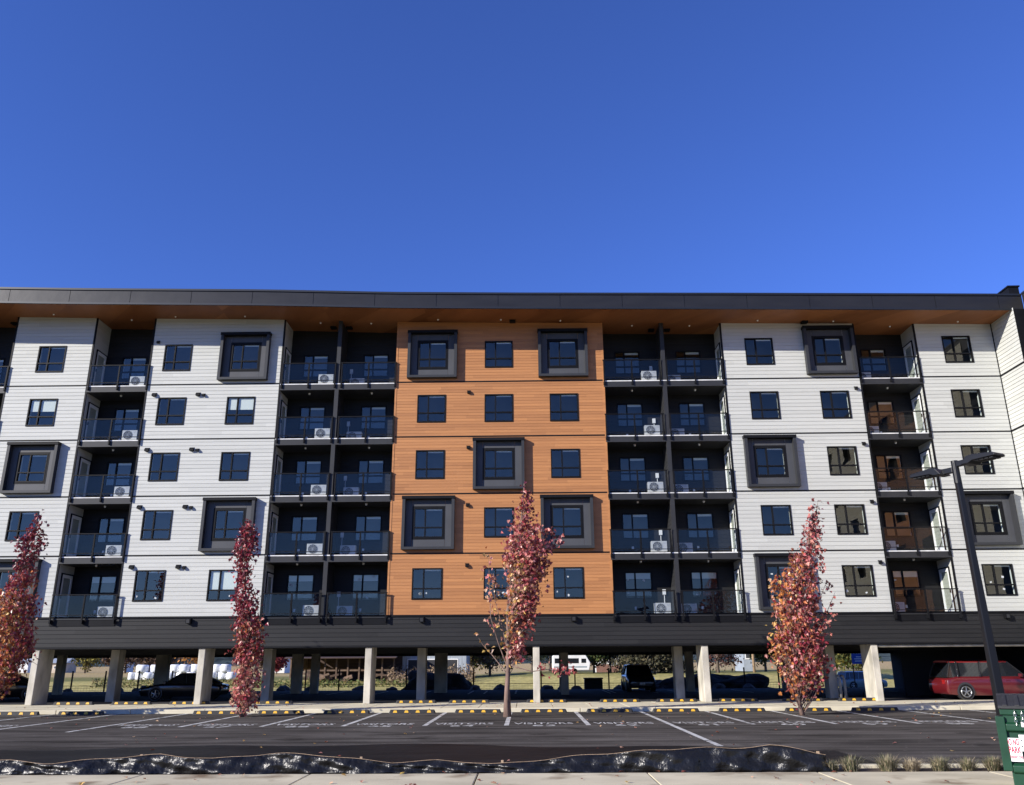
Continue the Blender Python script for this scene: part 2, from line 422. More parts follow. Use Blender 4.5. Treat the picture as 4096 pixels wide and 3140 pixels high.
# soffit lights
for (u, v) in ((215, 1257), (527, 1279), (702, 1266), (980, 1265), (1283, 1291), (1485, 1293), (1752, 1278), (2003, 1278), (2241, 1282), (2527, 1302), (2757, 1302), (3030, 1281), (3333, 1284), (3559, 1305), (3831, 1285)):
    d = ray(u, v)
    t = 15.5 / d.z
    for _ in range(6):
        p = CAM + d * t; t = (soffit_z(p.x) - CAMZ) / d.z
    p = CAM + d * t
    m = MB(); m.tube([(p.x, p.y, p.z - 0.05), (p.x, p.y, p.z - 0.001)], [0.035, 0.05], 8); m.build('soffit_light', M['lamp'], B)
for (u, v) in ((1335, 1308), (1398, 1309), (2050, 1282), (2604, 1318), (2667, 1318), (3217, 1286), (60, 1292)):
    d = ray(u, v); t = 15.5 / d.z
    for _ in range(6):
        p = CAM + d * t; t = (soffit_z(p.x) - CAMZ) / d.z
    p = CAM + d * t
    m = MB(); m.box(p.x - .15, p.x + .15, p.y - .15, p.y + .15, p.z - 0.09, p.z - 0.002); m.build('soffit_vent', M['black'], B)

# ------------------------------------------------------------------ balconies
RD = 1.5
ORD = ['first', 'second', 'third', 'fourth', 'fifth']
ac_spots = []
def railing(xa, xb, zf, parent):
    mb = MB(); y = -0.17 if zf < ZB + 0.1 else -0.075
    mb.box(xa, xb, y - 0.035, y + 0.035, zf + 1.0, zf + 1.045)
    mb.box(xa + 0.04, xb - 0.04, y - 0.015, y + 0.015, zf + 0.085, zf + 0.115)
    o = mb.build('railing', M['black'], parent)
    xs = [xa + 0.06, (xa + xb) / 2, xb - 0.06]
    for x in xs:
        p = MB(); p.box(x - 0.032, x + 0.032, y - 0.03, y + 0.03, zf - 0.28, zf + 1.0)
        p.box(x - 0.05, x + 0.05, y + 0.03, -0.055 if y < -.1 else -0.024, zf - 0.28, zf - 0.12)
        p.build('post', M['black'], o)
    for a, b in zip(xs, xs[1:]):
        g = MB(); g.box(a + 0.045, b - 0.045, y - 0.006, y + 0.006, zf + 0.03, zf + 0.98); g.build('glass_panel', M['railglass'], o)

def side_wall(x, sgn, mname, door):
    """wall at x facing +x (sgn=1) or -x (sgn=-1), from y=0 to RD"""
    mb = MB(); top = soffit_z(x) + 0.05
    if sgn > 0: tr = lambda a, yy, z: (x - yy, a, z)
    else: tr = lambda a, yy, z: (x + yy, a, z)
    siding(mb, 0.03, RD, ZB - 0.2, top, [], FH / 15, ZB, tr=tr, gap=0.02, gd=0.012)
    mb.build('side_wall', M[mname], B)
    if not door: return
    for k in range(5):
        z = fz(k) - 0.05; a, b = 0.42, 1.36; s = sgn
        d = MB()
        xo = x + s * 0.045
        lo, hi = min(x, xo), max(x, xo)
        d.box(lo, hi, a, a + 0.13, z, z + 2.08).box(lo, hi, b - 0.13, b, z, z + 2.08).box(lo, hi, a + .13, b - .13, z + 1.93, z + 2.08).box(lo, hi, a + .13, b - .13, z, z + 0.25)
        do = d.build('door', M['doorwhite'], B)
        e = MB(); xe = x + s * 0.055; l2, h2 = min(x, xe), max(x, xe)
        e.box(l2, h2, a - 0.06, a, z, z + 2.14).box(l2, h2, b, b + 0.06, z, z + 2.14).box(l2, h2, a, b, z + 2.08, z + 2.14)
        e.build('frame', M['black'], do)
        g = MB(); xg = x + s * 0.02
        g.q((xg, a + .13, z + .25), (xg, b - .13, z + .25), (xg, b - .13, z + 1.93), (xg, a + .13, z + 1.93)); g.build('pane', M['glass'], do)
        h = MB(); xh = x + s * 0.09; h.box(min(xo, xh), max(xo, xh), a + .05, a + .09, z + 0.95, z + 1.1); h.build('handle', M['black'], do)

slabs_done = []
def recess(xa, xb, wins, rails, sides, mid=None, disc=None, room_dark=True):
    holes = [(w, w + 1.33, fz(k) + 0.78, fz(k) + 2.06) for w in wins for k in range(5)]
    mb = MB(); top = max(soffit_z(xa), soffit_z(xb)) + 0.05
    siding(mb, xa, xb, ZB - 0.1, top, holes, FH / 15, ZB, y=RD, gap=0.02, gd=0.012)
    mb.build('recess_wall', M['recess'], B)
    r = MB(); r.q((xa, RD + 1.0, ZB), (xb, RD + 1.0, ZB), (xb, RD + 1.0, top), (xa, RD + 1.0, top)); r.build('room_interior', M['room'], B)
    for w in wins:
        for k in range(5): window(w, fz(k) + 0.78, RD, 1.33, 1.28, B, 0.09 if k else 0.22, k == 0 and w > -15, int(w * 10) + k)
    for k in range(5):
        s = MB()
        s.box(xa + 0.005, xb - 0.005, -0.022, RD, fz(k) - 0.38, fz(k) - 0.10) if k else s.box(xa + 0.005, xb - 0.005, -0.03, RD, fz(k) - 0.38, fz(k) - 0.10)
        so_ = s.build('balcony_slab', M['charcoal'] if k else M['black'], B)
        e = MB(); e.box(xa + 0.01, xb - 0.01, -0.034 if k else -0.055, RD, fz(k) - 0.098, fz(k) - 0.05); e.build('slab_edge', M['membrane'] if k else M['charcoal'], so_)
        for a, b in rails: railing(a, b, fz(k), B)
        for w in wins:
            if k < 4:
                l = MB(); l.tube([(w + 0.7, 0.55, fz(k + 1) - 0.46), (w + 0.7, 0.55, fz(k + 1) - 0.381)], [0.04, 0.06], 8); l.build('ceiling_light', M['lamp'], B)
            o_ = MB(); o_.box(w + 0.42, w + 0.52, RD - 0.03, RD - 0.001, fz(k) + 0.28, fz(k) + 0.42); o_.build('socket_cover', M['plastic'], B)
    for x, s, mn, dr in sides: side_wall(x, s, mn, dr)
    if mid is not None:
        p = MB(); pt = soffit_z(mid) + 0.02
        p.box(mid - 0.10, mid + 0.10, -0.02, 0.16, ZB + 0.03, pt)
        siding(p, 0.16, RD, ZB, pt, [], FH / 15, ZB, tr=lambda a, yy, z: (mid + 0.07 - yy, a, z), gap=0.02, gd=0.012)
        siding(p, 0.16, RD, ZB, pt, [], FH / 15, ZB, tr=lambda a, yy, z: (mid - 0.07 + yy, a, z), gap=0.02, gd=0.012)
        p.build('partition', M['charcoal'], B)
    if disc:
        for xd in disc:
            for k in range(5):
                d = MB(); d.box(xd, xd + 0.15, RD - 0.08, RD - 0.001, fz(k) + 0.97, fz(k) + 1.21)
                d.box(xd + 0.06, xd + 0.09, RD - 0.04, RD - 0.001, fz(k) + 0.3, fz(k) + 0.97)
                d.build('disconnect_box', M['plastic'], B)

recess(-29.4, X0L, [-28.9], [(-29.3, X0L + 0.05)], [(-29.4, 1, 'white', True), (X0L, -1, 'recess', False)])
recess(LX[0], LX[1], [-21.28], [(LX[0] + 0.03, LX[1] + 0.05)], [(LX[0], 1, 'white', True), (LX[1], -1, 'recess', False)])
mB = -9.40; mC = 7.08
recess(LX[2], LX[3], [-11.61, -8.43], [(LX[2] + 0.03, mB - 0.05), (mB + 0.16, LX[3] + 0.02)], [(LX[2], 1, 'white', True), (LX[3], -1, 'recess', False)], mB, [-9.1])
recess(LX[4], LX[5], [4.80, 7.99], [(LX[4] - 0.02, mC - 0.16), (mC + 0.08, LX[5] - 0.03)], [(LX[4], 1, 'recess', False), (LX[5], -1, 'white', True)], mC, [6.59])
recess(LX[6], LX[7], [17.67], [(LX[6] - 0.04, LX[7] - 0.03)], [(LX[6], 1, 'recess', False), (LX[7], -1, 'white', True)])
w_ = MB(); siding(w_, -36, -29.4, ZB, soffit_z(-36) + .05, [], FH / 15, ZB); w_.build('white_wall', M['white'], B)

# wall vents
def vent(x, z, w=0.20, h=0.15, y=0.0):
    m = MB(); m.prism([(y, z + h / 2), (y - 0.07, z + h / 2), (y - 0.13, z + h * 0.1), (y - 0.13, z - h / 2), (y, z - h / 2)], 0, x - w / 2, x + w / 2)
    m.box(x - w / 2 - 0.02, x + w / 2 + 0.02, y - 0.015, y, z + h / 2, z + h / 2 + 0.03)
    m.build('wall_vent', M['black'], B)
for k in range(4):
    vent(-18.60, fz(k) + 2.29); vent(-16.38, fz(k) + 2.29); vent(-16.10, fz(k) + 2.25, 0.13, 0.11)
    vent(-2.74, fz(k) + 2.26, 0.15, 0.14); vent(16.56, fz(k) + 2.26, 0.15, 0.14)
vent(-18.75, fz(4) + 2.28, 0.13, 0.12)
for x in (-15.58, -4.79, 2.20, 21.93):
    m = MB(); m.box(x - 0.11, x + 0.11, -0.20, -0.001, ZB - 0.30, ZB - 0.08); l = m.build('wall_light', M['black'], B)
    n = MB(); n.box(x - 0.07, x + 0.07, -0.208, -0.19, ZB - 0.28, ZB - 0.12); n.build('lens', M['charcoal'], l)

# corner wing running towards the street, right-hand side
XC = LX[8]
mb = MB(); siding(mb, -2.02, 0, ZB - 0.0, soffit_z(XC) + 0.04, [], FH / 15, ZB, tr=lambda a, yy, z: (XC + yy, a, z))
mb.build('wing_wall', M['white'], B)
m = MB()
for k in range(1, 5): m.box(XC - 0.03, XC + 0.02, -2.02, -0.001, fz(k) - 0.05, fz(k) + 0.03)
m.box(XC, XC + 0.55, -2.06, -2.02, 2.4, soffit_z(XC) - 0.05)
m.build('wing_trim', M['black'], B)
XW = XC + 0.55
mb = MB(); wh = [(-7.5, -6.08, fz(k) + WZ, fz(k) + WZ + WH) for k in range(5)]
siding(mb, -9.0, -4.0, ZB, ZT + 0.2, wh, FH / 15, ZB, tr=lambda a, yy, z: (XW + yy, a, z)); mb.build('wing_wall', M['white'], B)
for ya, yb, mm in ((-18.0, -9.0, 'wood'), (-30.0, -18.0, 'white')):
    wv = [((ya + yb) / 2 + o_, (ya + yb) / 2 + o_ + WW, fz(k) + WZ, fz(k) + WZ + WH) for k in range(5) for o_ in (-2.6, 1.2)]
    mb = MB(); siding(mb, ya, yb, ZB, ZT + 0.2, wv, FH / (19 if mm == 'wood' else 15), ZB, tr=lambda a, yy, z: (XW + yy, a, z)); mb.build('wing_wall', M[mm], B)
mb = MB(); mb.box(XW + 1.5, XW + 1.6, -4.0, -2.02, ZB, ZT + 0.2); mb.box(XW + 0.3, XW + 0.4, -30, -4, ZB, ZT + 0.2)
for k in range(5): mb.box(XW, XW + 1.5, -4.0, -2.06, fz(k) - 0.38, fz(k) - 0.05)
mb.box(XW - 0.001, XW + 0.3, -30.0, -2.06, 2.45, ZB)
mb.build('wing_recess', M['black'], B)
mb = MB(); mb.q((XW, YF, ZT + 0.16), (XW, -27, ZT + 0.45), (XW, -27, ZT + 1.2), (XW, YF, ZT + 0.3 + .06))
for yA, yB, dz in ((YF - .05, -30.5, 0),):
    mb = MB(); z0 = soffit_z(24.4)
    mb.prism([(yA, z0 + 0.03), (yB, z0 + 0.9), (yB, z0 + 1.62), (yA, z0 + 0.73)], 0, 24.43, 24.6)
    mb.build('wing_fascia', M['fascia'], B)
    mb = MB(); mb.prism([(yA, z0 + 0.74), (yB, z0 + 1.63), (yB, z0 + 1.72), (yA, z0 + 0.83)], 0, 24.40, 32); mb.build('wing_roof', M['capmetal'], B)

# air conditioners on the balconies
acm = MB(); acm.box(-0.41, 0.41, -0.15, 0.15, 0.06, 0.60)
AC0 = empty('air_conditioner', (0, 0, 0), 'x', 'air conditioner', 'white air conditioner units on the balconies')
acm.build('casing', M['ac'], AC0, bevel=0.015); AC0.scale = (0.92, 0.92, 0.92)
r = MB(); r.tube([(-0.10, -0.152, 0.33), (-0.10, -0.158, 0.33)], 0.235, 24); r.build('fan_opening', M['acdark'], AC0)
r = MB()
for rr in (0.235, 0.165, 0.095, 0.04):
    pts = [(-0.10 + rr * math.cos(t * math.pi / 12), -0.168, 0.33 + rr * math.sin(t * math.pi / 12)) for t in range(25)]
    r.tube(pts, 0.009, 4, False)
for t in range(10):
    a = t * math.pi / 5; r.tube([(-0.10, -0.168, 0.33), (-0.10 + 0.235 * math.cos(a), -0.168, 0.33 + 0.235 * math.sin(a))], 0.007, 4, False)
r.build('grille', M['grille'], AC0)
r = MB(); r.box(-0.33, -0.25, -0.13, 0.13, 0, 0.06).box(0.25, 0.33, -0.13, 0.13, 0, 0.06); r.build('foot', M['acdark'], AC0)
r = MB(); r.box(0.19, 0.33, -0.154, -0.15, 0.47, 0.54); r.build('badge', M['grille'], AC0)
stacks = [(-19.66, 'between the two left white walls'), (-10.02, 'in the outer column left of cedar'),
          (-8.58, 'in the column touching the left cedar edge'), (6.35, 'in the column touching the right cedar edge'),
          (7.68, 'in the outer column right of cedar'), (17.35, 'between the two right white walls')]
LEVEL = ['lowest', 'second lowest', 'middle', 'second highest', 'topmost']
first = True
for x, where in stacks:
    for k in range(5):
        lab = 'white air conditioner on the %s balcony %s' % (LEVEL[k], where)
        loc = (x, {-8.58: 0.95, 7.68: 0.95, 17.35: 0.85}.get(x, 0.28), fz(k) - 0.05)
        if first: AC0.location = loc; AC0['label'] = lab; first = False
        else: dup(AC0, loc, label=lab)

# ------------------------------------------------------------------ ground level: columns, slab, garage
def column(x, y, w=0.30, d=1.3, top=2.44, m='concrete'):
    c = MB(); c.box(x - w / 2, x + w / 2, y, y + d, 0, top); c.build('column', M[m], B, bevel=0.02)
for k in range(6): column(-22.52 + 7.66 * k, 0.03)
for x in (-20.35, -12.75, -5.15, 2.15, 7.45, 14.85): column(x, 9.5 if x == 2.15 else 3.2, 0.42, 0.7)
for x, w in ((-28.6, .4), (-22.3, .75), (-14.0, .6), (-12.9, .45), (-5.2, .75), (2.2, .4), (9.9, .45), (15.7, .5)): column(x, 13.5, w, 0.5)
mb = MB(); mb.box(BX0, BX1, 0.25, 19.4, 2.44, 2.7).box(BX0, BX1, 18.6, 19.4, 2.16, 2.44).box(BX0, BX1, 5.0, 5.5, 2.2, 2.44)
mb.box(BX0, BX1, 0.3, 0.5, 2.7, ZB)
mb.build('garage_ceiling', M['ceiling'], B)
mb = MB(); mb.box(19.5, 30, 6.0, 6.2, 0, 2.44).box(24.3, 24.5, 6.2, 19, 0, 2.44).box(24.6, 24.8, 0.4, 6.0, 0, 2.44); mb.build('garage_wall', M['ceiling'], B)
mb = MB(); mb.tube([(15.9, 0.16, 2.36), (24.0, 0.16, 2.36)], 0.06, 8); mb.build('pipe', M['concrete'], B, smooth=True)
for dx in (0, 0.22):
    mb = MB(); mb.tube([(15.05 + dx, 2.9, 0), (15.05 + dx, 2.9, 0.85), (15.05 + dx, 3.02, 1.0), (15.05 + dx, 3.2, 1.02)], 0.07, 8); mb.build('pipe', M['concrete'], B, smooth=True)
# back shell so that no light leaks in from behind
mb = MB(); mb.box(BX0, BX1, 19.3, 19.5, 2.7, soffit_z(BX0) + 0.2).box(BX0, BX0 + 0.2, 0.5, 19.3, 2.7, soffit_z(BX0)).box(BX0, BX1, 3.0, 3.2, 2.7, soffit_z(BX1))
mb.build('rear_wall', M['blackboard'], B)

# ------------------------------------------------------------------ ground sheets
LZ = -0.15
M['asphalt'] = mat('asphalt', (0.078, 0.071, 0.064), 0.95, spec=0.03, noise=((0.3, 1.6, 1), 0.5, 10), bump=(60, 0.45, 0.012))
def wear(m, rows):
    """multiply the colour by soft patches: (scale xyz, from, to, darkest, lightest)"""
    nt = m.node_tree; b = nt.nodes['Principled BSDF']; N = nt.nodes.new; L = nt.links.new
    g = N('ShaderNodeNewGeometry')
    for sc3, lo, hi, v0, v1 in rows:
        src = b.inputs['Base Color'].links[0].from_socket
        mp = N('ShaderNodeVectorMath'); mp.operation = 'MULTIPLY'; mp.inputs[1].default_value = sc3; L(g.outputs['Position'], mp.inputs[0])
        n = N('ShaderNodeTexNoise'); n.inputs['Scale'].default_value = 1; n.inputs['Detail'].default_value = 5; L(mp.outputs[0], n.inputs['Vector'])
        r = N('ShaderNodeMapRange'); r.inputs['From Min'].default_value = lo; r.inputs['From Max'].default_value = hi; r.inputs['To Min'].default_value = v0; r.inputs['To Max'].default_value = v1; L(n.outputs['Fac'], r.inputs['Value'])
        mx = N('ShaderNodeVectorMath'); mx.operation = 'MULTIPLY'; L(src, mx.inputs[0]); L(r.outputs[0], mx.inputs[1]); L(mx.outputs[0], b.inputs['Base Color'])
wear(M['asphalt'], [((0.06, 2.6, 1), 0.35, 0.65, 0.86, 1.12), ((0.9, 0.9, 1), 0.60, 0.72, 1.0, 0.55), ((0.25, 0.25, 1), 0.35, 0.65, 0.8, 1.15), ((9, 9, 9), 0.66, 0.74, 1.0, 2.2)])
def stained(name, col, stain, sc_, lo, hi):
    m = mat(name, col, 0.9, spec=0.1, noise=((0.6, 0.9, 2), 0.2, 8), bump=(40, 0.2, 0.01))
    nt = m.node_tree; b = nt.nodes['Principled BSDF']; N = nt.nodes.new; L = nt.links.new
    src = b.inputs['Base Color'].links[0].from_socket
    g = N('ShaderNodeNewGeometry'); n = N('ShaderNodeTexNoise'); n.inputs['Scale'].default_value = sc_; n.inputs['Detail'].default_value = 7; L(g.outputs['Position'], n.inputs['Vector'])
    r = N('ShaderNodeMapRange'); r.inputs['From Min'].default_value = lo; r.inputs['From Max'].default_value = hi; L(n.outputs['Fac'], r.inputs['Value'])
    mx = N('ShaderNodeMix'); mx.data_type = 'RGBA'; L(r.outputs[0], mx.inputs[0]); L(src, mx.inputs[6]); mx.inputs[7].default_value = (*stain, 1); L(mx.outputs[2], b.inputs['Base Color'])
    return m
M['sidewalk'] = stained('sidewalk_concrete', (0.53, 0.475, 0.335), (0.20, 0.145, 0.09), 1.1, 0.56, 0.74)
M['painted_shade'] = mat('asphalt_painted_shade', (0.013, 0.0125, 0.0125), 0.6, spec=0.10, noise=((0.5, 1.3, 1), 0.3, 6), bump=(2.5, 0.55, 0.05))  # near-black asphalt colour standing in for cast shadow on the lot
M['garagefloor'] = mat('garage_asphalt', (0.05, 0.05, 0.055), 0.9, spec=0.08, noise=(0.6, 0.2, 6))
M['walk'] = mat('walk_concrete', (0.58, 0.53, 0.39), 0.9, spec=0.1, noise=((0.6, 0.9, 2), 0.16, 7), bump=(40, 0.2, 0.01))
M['soil'] = mat('soil', (0.085, 0.06, 0.04), 1.0, noise=(3, 0.5, 6), bump=(12, 0.8, 0.05))
M['paint'] = mat('road_paint', (0.50, 0.50, 0.48), 0.8, spec=0.1, noise=(6, 0.18, 5)); wear(M['paint'], [((4, 4, 4), 0.50, 0.68, 1.0, 0.25)])

def struct(o): o['kind'] = 'structure'; return o
# terrain with the field behind
def smooth(a, b, x):
    t = min(1, max(0, (x - a) / (b - a))); return t * t * (3 - 2 * t)
def terr(x, y):
    if y < 20.0: return -0.4
    base = -0.4 - 0.5 * smooth(20, 40, y)
    base += 0.46 * smooth(58, 80, y) * (1 - smooth(-14, 6, x))
    if y > 45: base += smooth(-14, 6, x) * (1.1 * smooth(50, 85, y))
    base += 0.06 * math.sin(x * 0.21) * math.sin(y * 0.17)
    return base
def field_mat():
    m = bpy.data.materials.new('field_grass'); m.use_nodes = True
    nt = m.node_tree; b = nt.nodes['Principled BSDF']; N = nt.nodes.new; L = nt.links.new
    b.inputs['Roughness'].default_value = 0.95; b.inputs['Specular IOR Level'].default_value = 0.1
    g = N('ShaderNodeNewGeometry'); sp = N('ShaderNodeSeparateXYZ'); L(g.outputs['Position'], sp.inputs[0])
    n = N('ShaderNodeTexNoise'); n.inputs['Scale'].default_value = 0.12; n.inputs['Detail'].default_value = 4
    L(g.outputs['Position'], n.inputs['Vector'])
    a = N('ShaderNodeMath'); a.operation = 'MULTIPLY_ADD'; a.inputs[1].default_value = 26; L(n.outputs['Fac'], a.inputs[0]); L(sp.outputs[1], a.inputs[2])
    r = N('ShaderNodeMapRange'); r.inputs['From Min'].default_value = 20; r.inputs['From Max'].default_value = 320; L(a.outputs[0], r.inputs['Value'])
    cr = N('ShaderNodeValToRGB'); L(r.outputs[0], cr.inputs[0])
    e = cr.color_ramp.elements
    e[0].position = 0; e[0].color = (0.40, 0.345, 0.12, 1); e[1].position = 1; e[1].color = (0.42, 0.31, 0.15, 1)
    for p, c in ((0.22, (0.42, 0.36, 0.13, 1)), (0.255, (0.17, 0.17, 0.055, 1)), (0.34, (0.20, 0.18, 0.065, 1)), (0.40, (0.40, 0.31, 0.15, 1))):
        q = e.new(p); q.color = c
    n2 = N('ShaderNodeTexNoise'); n2.inputs['Scale'].default_value = 1.8; n2.inputs['Detail'].default_value = 7; L(g.outputs['Position'], n2.inputs['Vector'])
    mr = N('ShaderNodeMapRange'); mr.inputs['From Min'].default_value = 0.3; mr.inputs['From Max'].default_value = 0.7; mr.inputs['To Min'].default_value = 0.55; mr.inputs['To Max'].default_value = 1.4
    L(n2.outputs['Fac'], mr.inputs['Value'])
    mx = N('ShaderNodeVectorMath'); mx.operation = 'MULTIPLY'; L(cr.outputs[0], mx.inputs[0]); L(mr.outputs[0], mx.inputs[1]); L(mx.outputs[0], b.inputs['Base Color'])
    bp = N('ShaderNodeBump'); bp.inputs['Strength'].default_value = 0.6; bp.inputs['Distance'].default_value = 0.15; L(n2.outputs['Fac'], bp.inputs['Height']); L(bp.outputs[0], b.inputs['Normal'])
    return m
M['field'] = field_mat()
gm = MB()
ys = [-400, -200, -80, -30, 0, 19.5] + [20 + 3 * i for i in range(30)] + [115, 140, 180, 240, 320, 450, 700, 1200, 2500, 4000]
xs_ = [-4000, -2000, -900, -400, -220, -140] + [-100 + 4 * i for i in range(51)] + [140, 220, 400, 900, 2000, 4000]
idx = {}
for j, y in enumerate(ys):
    for i, x in enumerate(xs_):
        idx[i, j] = len(gm.v); gm.v.append((x, y, terr(x, y)))
for j in range(len(ys) - 1):
    for i in range(len(xs_) - 1):
        gm.f.append((idx[i, j], idx[i + 1, j], idx[i + 1, j + 1], idx[i, j + 1])); gm.mi.append(0)
struct(gm.build('ground', M['field'], smooth=True))
lot = MB(); lot.q((-70, -60, LZ), (70, -60, LZ), (70, -4.2, LZ), (-70, -4.2, LZ)); struct(lot.build('parking_lot', M['asphalt']))
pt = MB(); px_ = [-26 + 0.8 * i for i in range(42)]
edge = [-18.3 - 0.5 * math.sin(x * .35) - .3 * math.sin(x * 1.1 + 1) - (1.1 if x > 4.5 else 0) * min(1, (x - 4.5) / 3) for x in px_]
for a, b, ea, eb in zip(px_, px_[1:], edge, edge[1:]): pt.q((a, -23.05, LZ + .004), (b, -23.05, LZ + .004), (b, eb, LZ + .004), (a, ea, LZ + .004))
struct(pt.build('painted_shadow_strip', M['painted_shade']))  # strip painted dark as the shadow of vehicles that are not modelled
pad = MB(); pad.box(BX0, BX1, 0.9, 19.6, -0.4, -0.004); struct(pad.build('garage_floor', M['garagefloor']))
# concrete walk with joints as real gaps and a kerb
wk = MB()
x = -40.0
while x < 30:
    wk.box(x + 0.012, x + 1.51, -4.04, 0.897, -0.3, 0.0); x += 1.522
struct(wk.build('walk_path', M['walk'], bevel=0.008))
kb = MB(); x = -40.0
while x < 30:
    kb.box(x + 0.008, x + 3.0, -4.2, -4.045, -0.3, 0.002); x += 3.01
struct(kb.build('kerb', M['walk'], bevel=0.02))
# street-side sidewalk, bed and low kerb
sw = MB(); x = -0.86 - 2.95 * 8
while x < 24:
    sw.box(x + 0.012, x + 2.938, -31.0, -23.85, -0.4, -0.10); x += 2.95
struct(sw.build('sidewalk', M['sidewalk'], bevel=0.012))
sb = MB(); sb.q((-24, -23.87, -0.128), (24, -23.87, -0.128), (24, -23.05, -0.128), (-24, -23.05, -0.128)); struct(sb.build('planting_bed_soil', M['soil']))
lk = MB(); lk.box(5.2, 24, -23.1, -22.93, -0.3, -0.07); struct(lk.build('low_kerb', M['walk'], bevel=0.015))

# painted lines and lettering
pm = MB(); z = LZ + 0.004
SW = 2.585; XA, XBn = 1.94, 4.52
lines = [XBn + SW * i for i in range(0, 7)] + [XA - SW * i for i in range(0, 4)] + [-5.82 - SW * i for i in (1, 2, 3)] + [-16.35 - SW * i for i in (0, 1, 2)]
for x in lines:
    y0 = -18.6 if abs(x - XBn) < .01 else -11.6
    if x < -12: y0 = -13.5
    pm.q((x - 0.075, y0, z), (x + 0.075, y0, z), (x + 0.075, -4.25, z), (x - 0.075, -4.25, z))
stall = {}
for i, num in enumerate((62, 63, 64, 65)): stall[XA + SW / 2 - SW * i] = num
for i, num in enumerate((66, 67, 68)): stall[-5.82 - SW / 2 - SW * i] = num
for i, num in enumerate((69, 70)): stall[-16.35 - SW / 2 - SW * i] = num
for i, num in enumerate((61, 60, 59, 58)): stall[XBn + SW / 2 + SW * i] = num
for x, num in stall.items():
    text_into(pm, 'VISITORS', 1.0, Matrix.Translation((x - 0.1, -11.05, z)) @ Matrix.Scale(0.95, 4, (1, 0, 0)), 0.50, 0.012)
    text_into(pm, str(num), 0.85, Matrix.Translation((x - 0.1, -11.95, z)), 0.95, 0.012)
for x in (-2.5, 5.2, 9.0):
    pm.q((x - 0.05, 12.0, 0.0), (x + 0.05, 12.0, 0.0), (x + 0.05, 17.0, 0.0), (x - 0.05, 17.0, 0.0))
for x in [-25.4 + 2.75 * i for i in range(18)]:
    pm.q((x - 0.05, 11.6, 0.0), (x + 0.05, 11.6, 0.0), (x + 0.05, 17.2, 0.0), (x - 0.05, 17.2, 0.0))
struct(pm.build('road_markings', M['paint']))

# ------------------------------------------------------------------ wheel stops
M['rubber'] = mat('black_rubber', (0.018, 0.018, 0.019), 0.7, noise=(8, 0.3, 3))
M['yellow'] = mat('yellow_reflector', (0.72, 0.40, 0.025), 0.5)
WS = empty('wheel_stop', (0, 0, 0), 'x', 'wheel stop', 'black wheel stops with yellow marks')
m = MB(); m.prism([(-0.075, 0), (-0.055, 0.12), (-0.04, 0.14), (0.04, 0.14), (0.055, 0.12), (0.075, 0)], 0, -0.86, 0.86)
m.q((-0.86, -0.075, 0), (-0.86, -0.04, 0.14), (-0.93, -0.04, 0.0)); m.q((-0.86, 0.04, 0.14), (-0.86, -0.04, 0.14), (-0.93, -0.04, 0), (-0.93, 0.04, 0))
m.q((0.86, -0.04, 0.14), (0.86, 0.04, 0.14), (0.93, 0.04, 0), (0.93, -0.04, 0)); m.q((0.86, -0.075, 0), (0.93, -0.04, 0), (0.86, -0.04, 0.14))
m.build('stop_body', M['rubber'], WS)
for i in range(4):
    x = -0.67 + 0.445 * i
    y1, y2 = -0.0795, -0.0600
    r = MB(); r.q((x - 0.085, -0.0765, 0.03), (x + 0.085, -0.0765, 0.03), (x + 0.055, -0.0605, 0.112), (x - 0.055, -0.0605, 0.112))
    r.build('reflector', M['yellow'], WS)
first = True
def put_stop(loc, lab):
    global first_ws
    if first_ws: WS.location = loc; WS['label'] = lab; first_ws = False
    else: dup(WS, loc, label=lab)
first_ws = True
for x, num in sorted(stall.items()):
    put_stop((x + 0.02, -4.75, LZ), 'black rubber wheel stop with yellow marks by the kerb heading stall %d' % num)
gar = [(-20.60, 'immediately right of the leftmost concrete column'), (-17.95, 'second one right of the leftmost concrete column'),
       (-15.3, 'third one right of the leftmost concrete column'), (-11.5, 'behind the dark red narrow maple'), (-5.0, 'just right of the column beside the cedar bay'),
       (-2.6, 'second right of the column beside the cedar bay'), (0.9, 'behind the trunk of the central maple'), (4.2, 'in front of the dark parked hatchback'),
       (6.75, 'first one right of the parked hatchback'), (9.5, 'second one right of the parked hatchback'), (12.4, 'behind the right maple'), (14.9, 'beside the two grey pipes at the right column')]
for x, lab in gar:
    put_stop((x, 0.35, 0.0), ' '.join(('wheel stop under the building ' + lab).split()[:16]))

